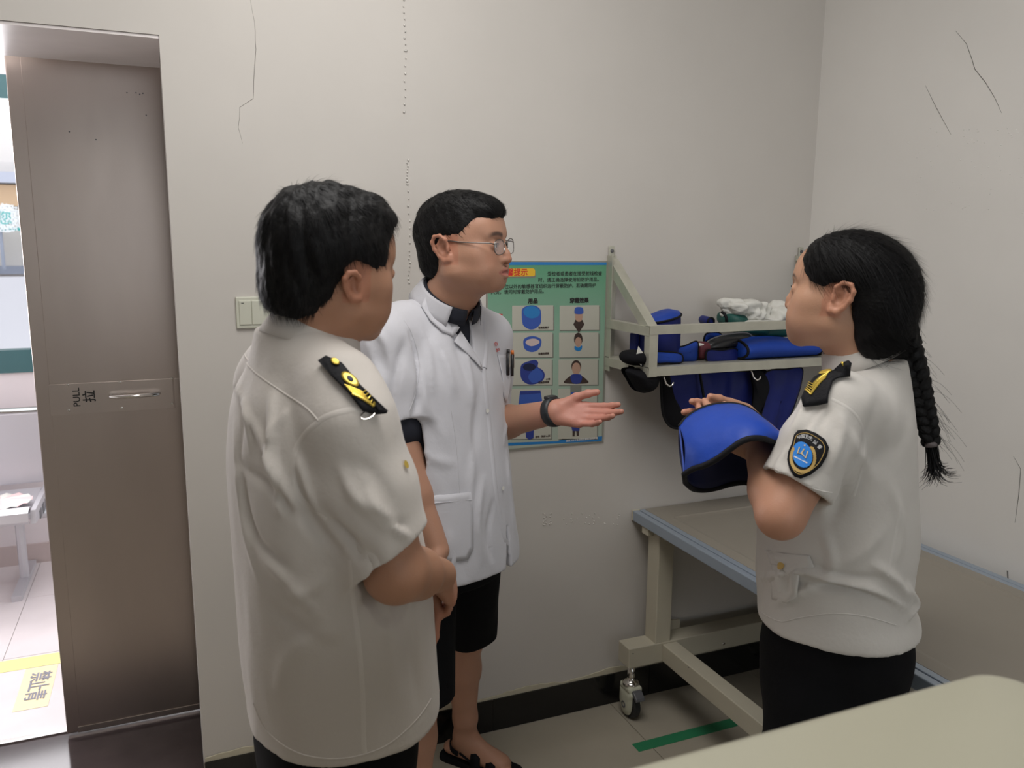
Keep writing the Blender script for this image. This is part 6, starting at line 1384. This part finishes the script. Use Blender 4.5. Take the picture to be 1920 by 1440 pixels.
mSeamC = mat('blouse_seam_cloth', (.60, .57, .53), .8)
ribbon(frC, bC, [(1558, 748), (1590, 765), (1612, 790), (1622, 830), (1616, 880), (1600, 930)], .006, mSeamC, rootC, 'seam', .0005)
ribbon(frC, bC, [(1597, 684), (1630, 672), (1670, 660)], .0018, mSeamC, rootC, 'seam', .0010)
ribbon(frC, bC, [(1452, 878), (1490, 900), (1530, 918), (1560, 924)], .002, mSeamC, rootC, 'cuff_seam', .0010)
ribbon(frC, bC, [(1690, 940), (1680, 1000), (1665, 1080)], .006, mSeamC, rootC, 'seam', .0005)
ribbon(frC, bC, [(1420, 1142), (1460, 1165), (1500, 1158), (1560, 1150), (1620, 1155), (1680, 1172)], .0018, mSeamC, rootC, 'hem_seam', .0010)
flat_part(frC, bC, rootC, [(1432, 1030), (1470, 1038), (1520, 1042), (1522, 1062), (1480, 1082), (1466, 1062), (1440, 1056)], mShirt2, 'pocket_flap', .0035, .002)
flat_part(frC, bC, rootC, [(1438, 1058), (1496, 1060), (1498, 1115), (1480, 1128), (1446, 1124)], mShirt2, 'pocket', .0022, .0018)
decal(frC, bC, (1468, 1062), (1468, 1050), circle(.007, 14), mGoldDull, rootC, 'button', .007)
# trousers
t = Sdf(); t.loft([(.62, 0, .0, .150, .118), (.74, 0, -.014, .164, .145), (.84, 0, -.014, .160, .142), (.94, 0, -.01, .155, .13)], .02)
for sg in (-1, 1): t.chain([(sg*.080, .012, .70), (sg*.088, .045, .45), (sg*.092, .02, .06)], [.088, .074, .080], .03)
make_cloth(rootC, frC, 'trousers', t, mTrouser, ((-.25, .25), (-.25, .25), (.02, .97)), .008, noise=lambda v: .004*wav(v, 9, 32))
# =================================================================== the blue collar she holds
hc = empty('lead_collar', at(1350, 850, 1.52)); tag(hc, 'bright blue protective collar with black binding held up in the woman\'s hands', 'collar')
rim = [(1283, 889, 1.50), (1300, 879, 1.475), (1322, 872, 1.455), (1345, 860, 1.44), (1368, 843, 1.43), (1388, 829, 1.425), (1408, 822, 1.425), (1430, 822, 1.43), (1455, 830, 1.45)]
topc = [(1274, 800, 1.565), (1285, 786, 1.575), (1302, 773, 1.58), (1325, 763, 1.585), (1350, 758, 1.585), (1378, 758, 1.58), (1404, 766, 1.57), (1430, 785, 1.555), (1456, 812, 1.53)]
low = [(1285, 905, 1.54), (1300, 917, 1.58), (1322, 919, 1.60), (1345, 915, 1.61), (1370, 908, 1.62), (1392, 905, 1.63), (1412, 906, 1.64), (1432, 900, 1.64), (1455, 880, 1.60)]
def c3(L_, n=40):
    P = np.array([at(*a) for a in L_]); i = np.linspace(0, len(P)-1, n); return np.column_stack([cubic(np.arange(len(P)), P[:, d], i) for d in range(3)])
Rm_, Tp, Lw = c3(rim), c3(topc), c3(low); g = []
for k in range(15):
    t = k/14; g.append(Rm_*(1-t)+Tp*t+(-HV*.030+np.array([0, 0, .012]))*math.sin(math.pi*t)+wav(Rm_*(1-t)+Tp*t, 3, 40)[:, None]*HV*.003*math.sin(math.pi*t))
MB().grid(g).build('outer_panel', mBlue, hc, smooth=True, solid=.004)
g = []
for k in range(11):
    t = k/10; g.append(Lw*(1-t)+(Tp+HV*.004)*t+HV*.02*math.sin(math.pi*t)+wav(Lw*(1-t)+Tp*t, 5, 40)[:, None]*HV*.003)
MB().grid(g).build('inner_panel', mNavy, hc, smooth=True, solid=.004)
loop = list(Rm_)+list(Lw[::-1])+[Rm_[0]]
MB().tube(loop, .0055, 10, cap=False).build('rim_binding', mTrim, hc, smooth=True); MB().tube(list(Tp), .0042, 8).build('top_binding', mTrim, hc, smooth=True)
MB().grid([Rm_[:1].repeat(2, 0), Lw[:1].repeat(2, 0)]) if False else None
for A0, B0, C0 in ((Rm_[0], Lw[0], Tp[0]), (Rm_[-1], Lw[-1], Tp[-1])): MB().add([A0, B0, C0], [(0, 1, 2)]).build('end_gusset', mBlue, hc, solid=.003)
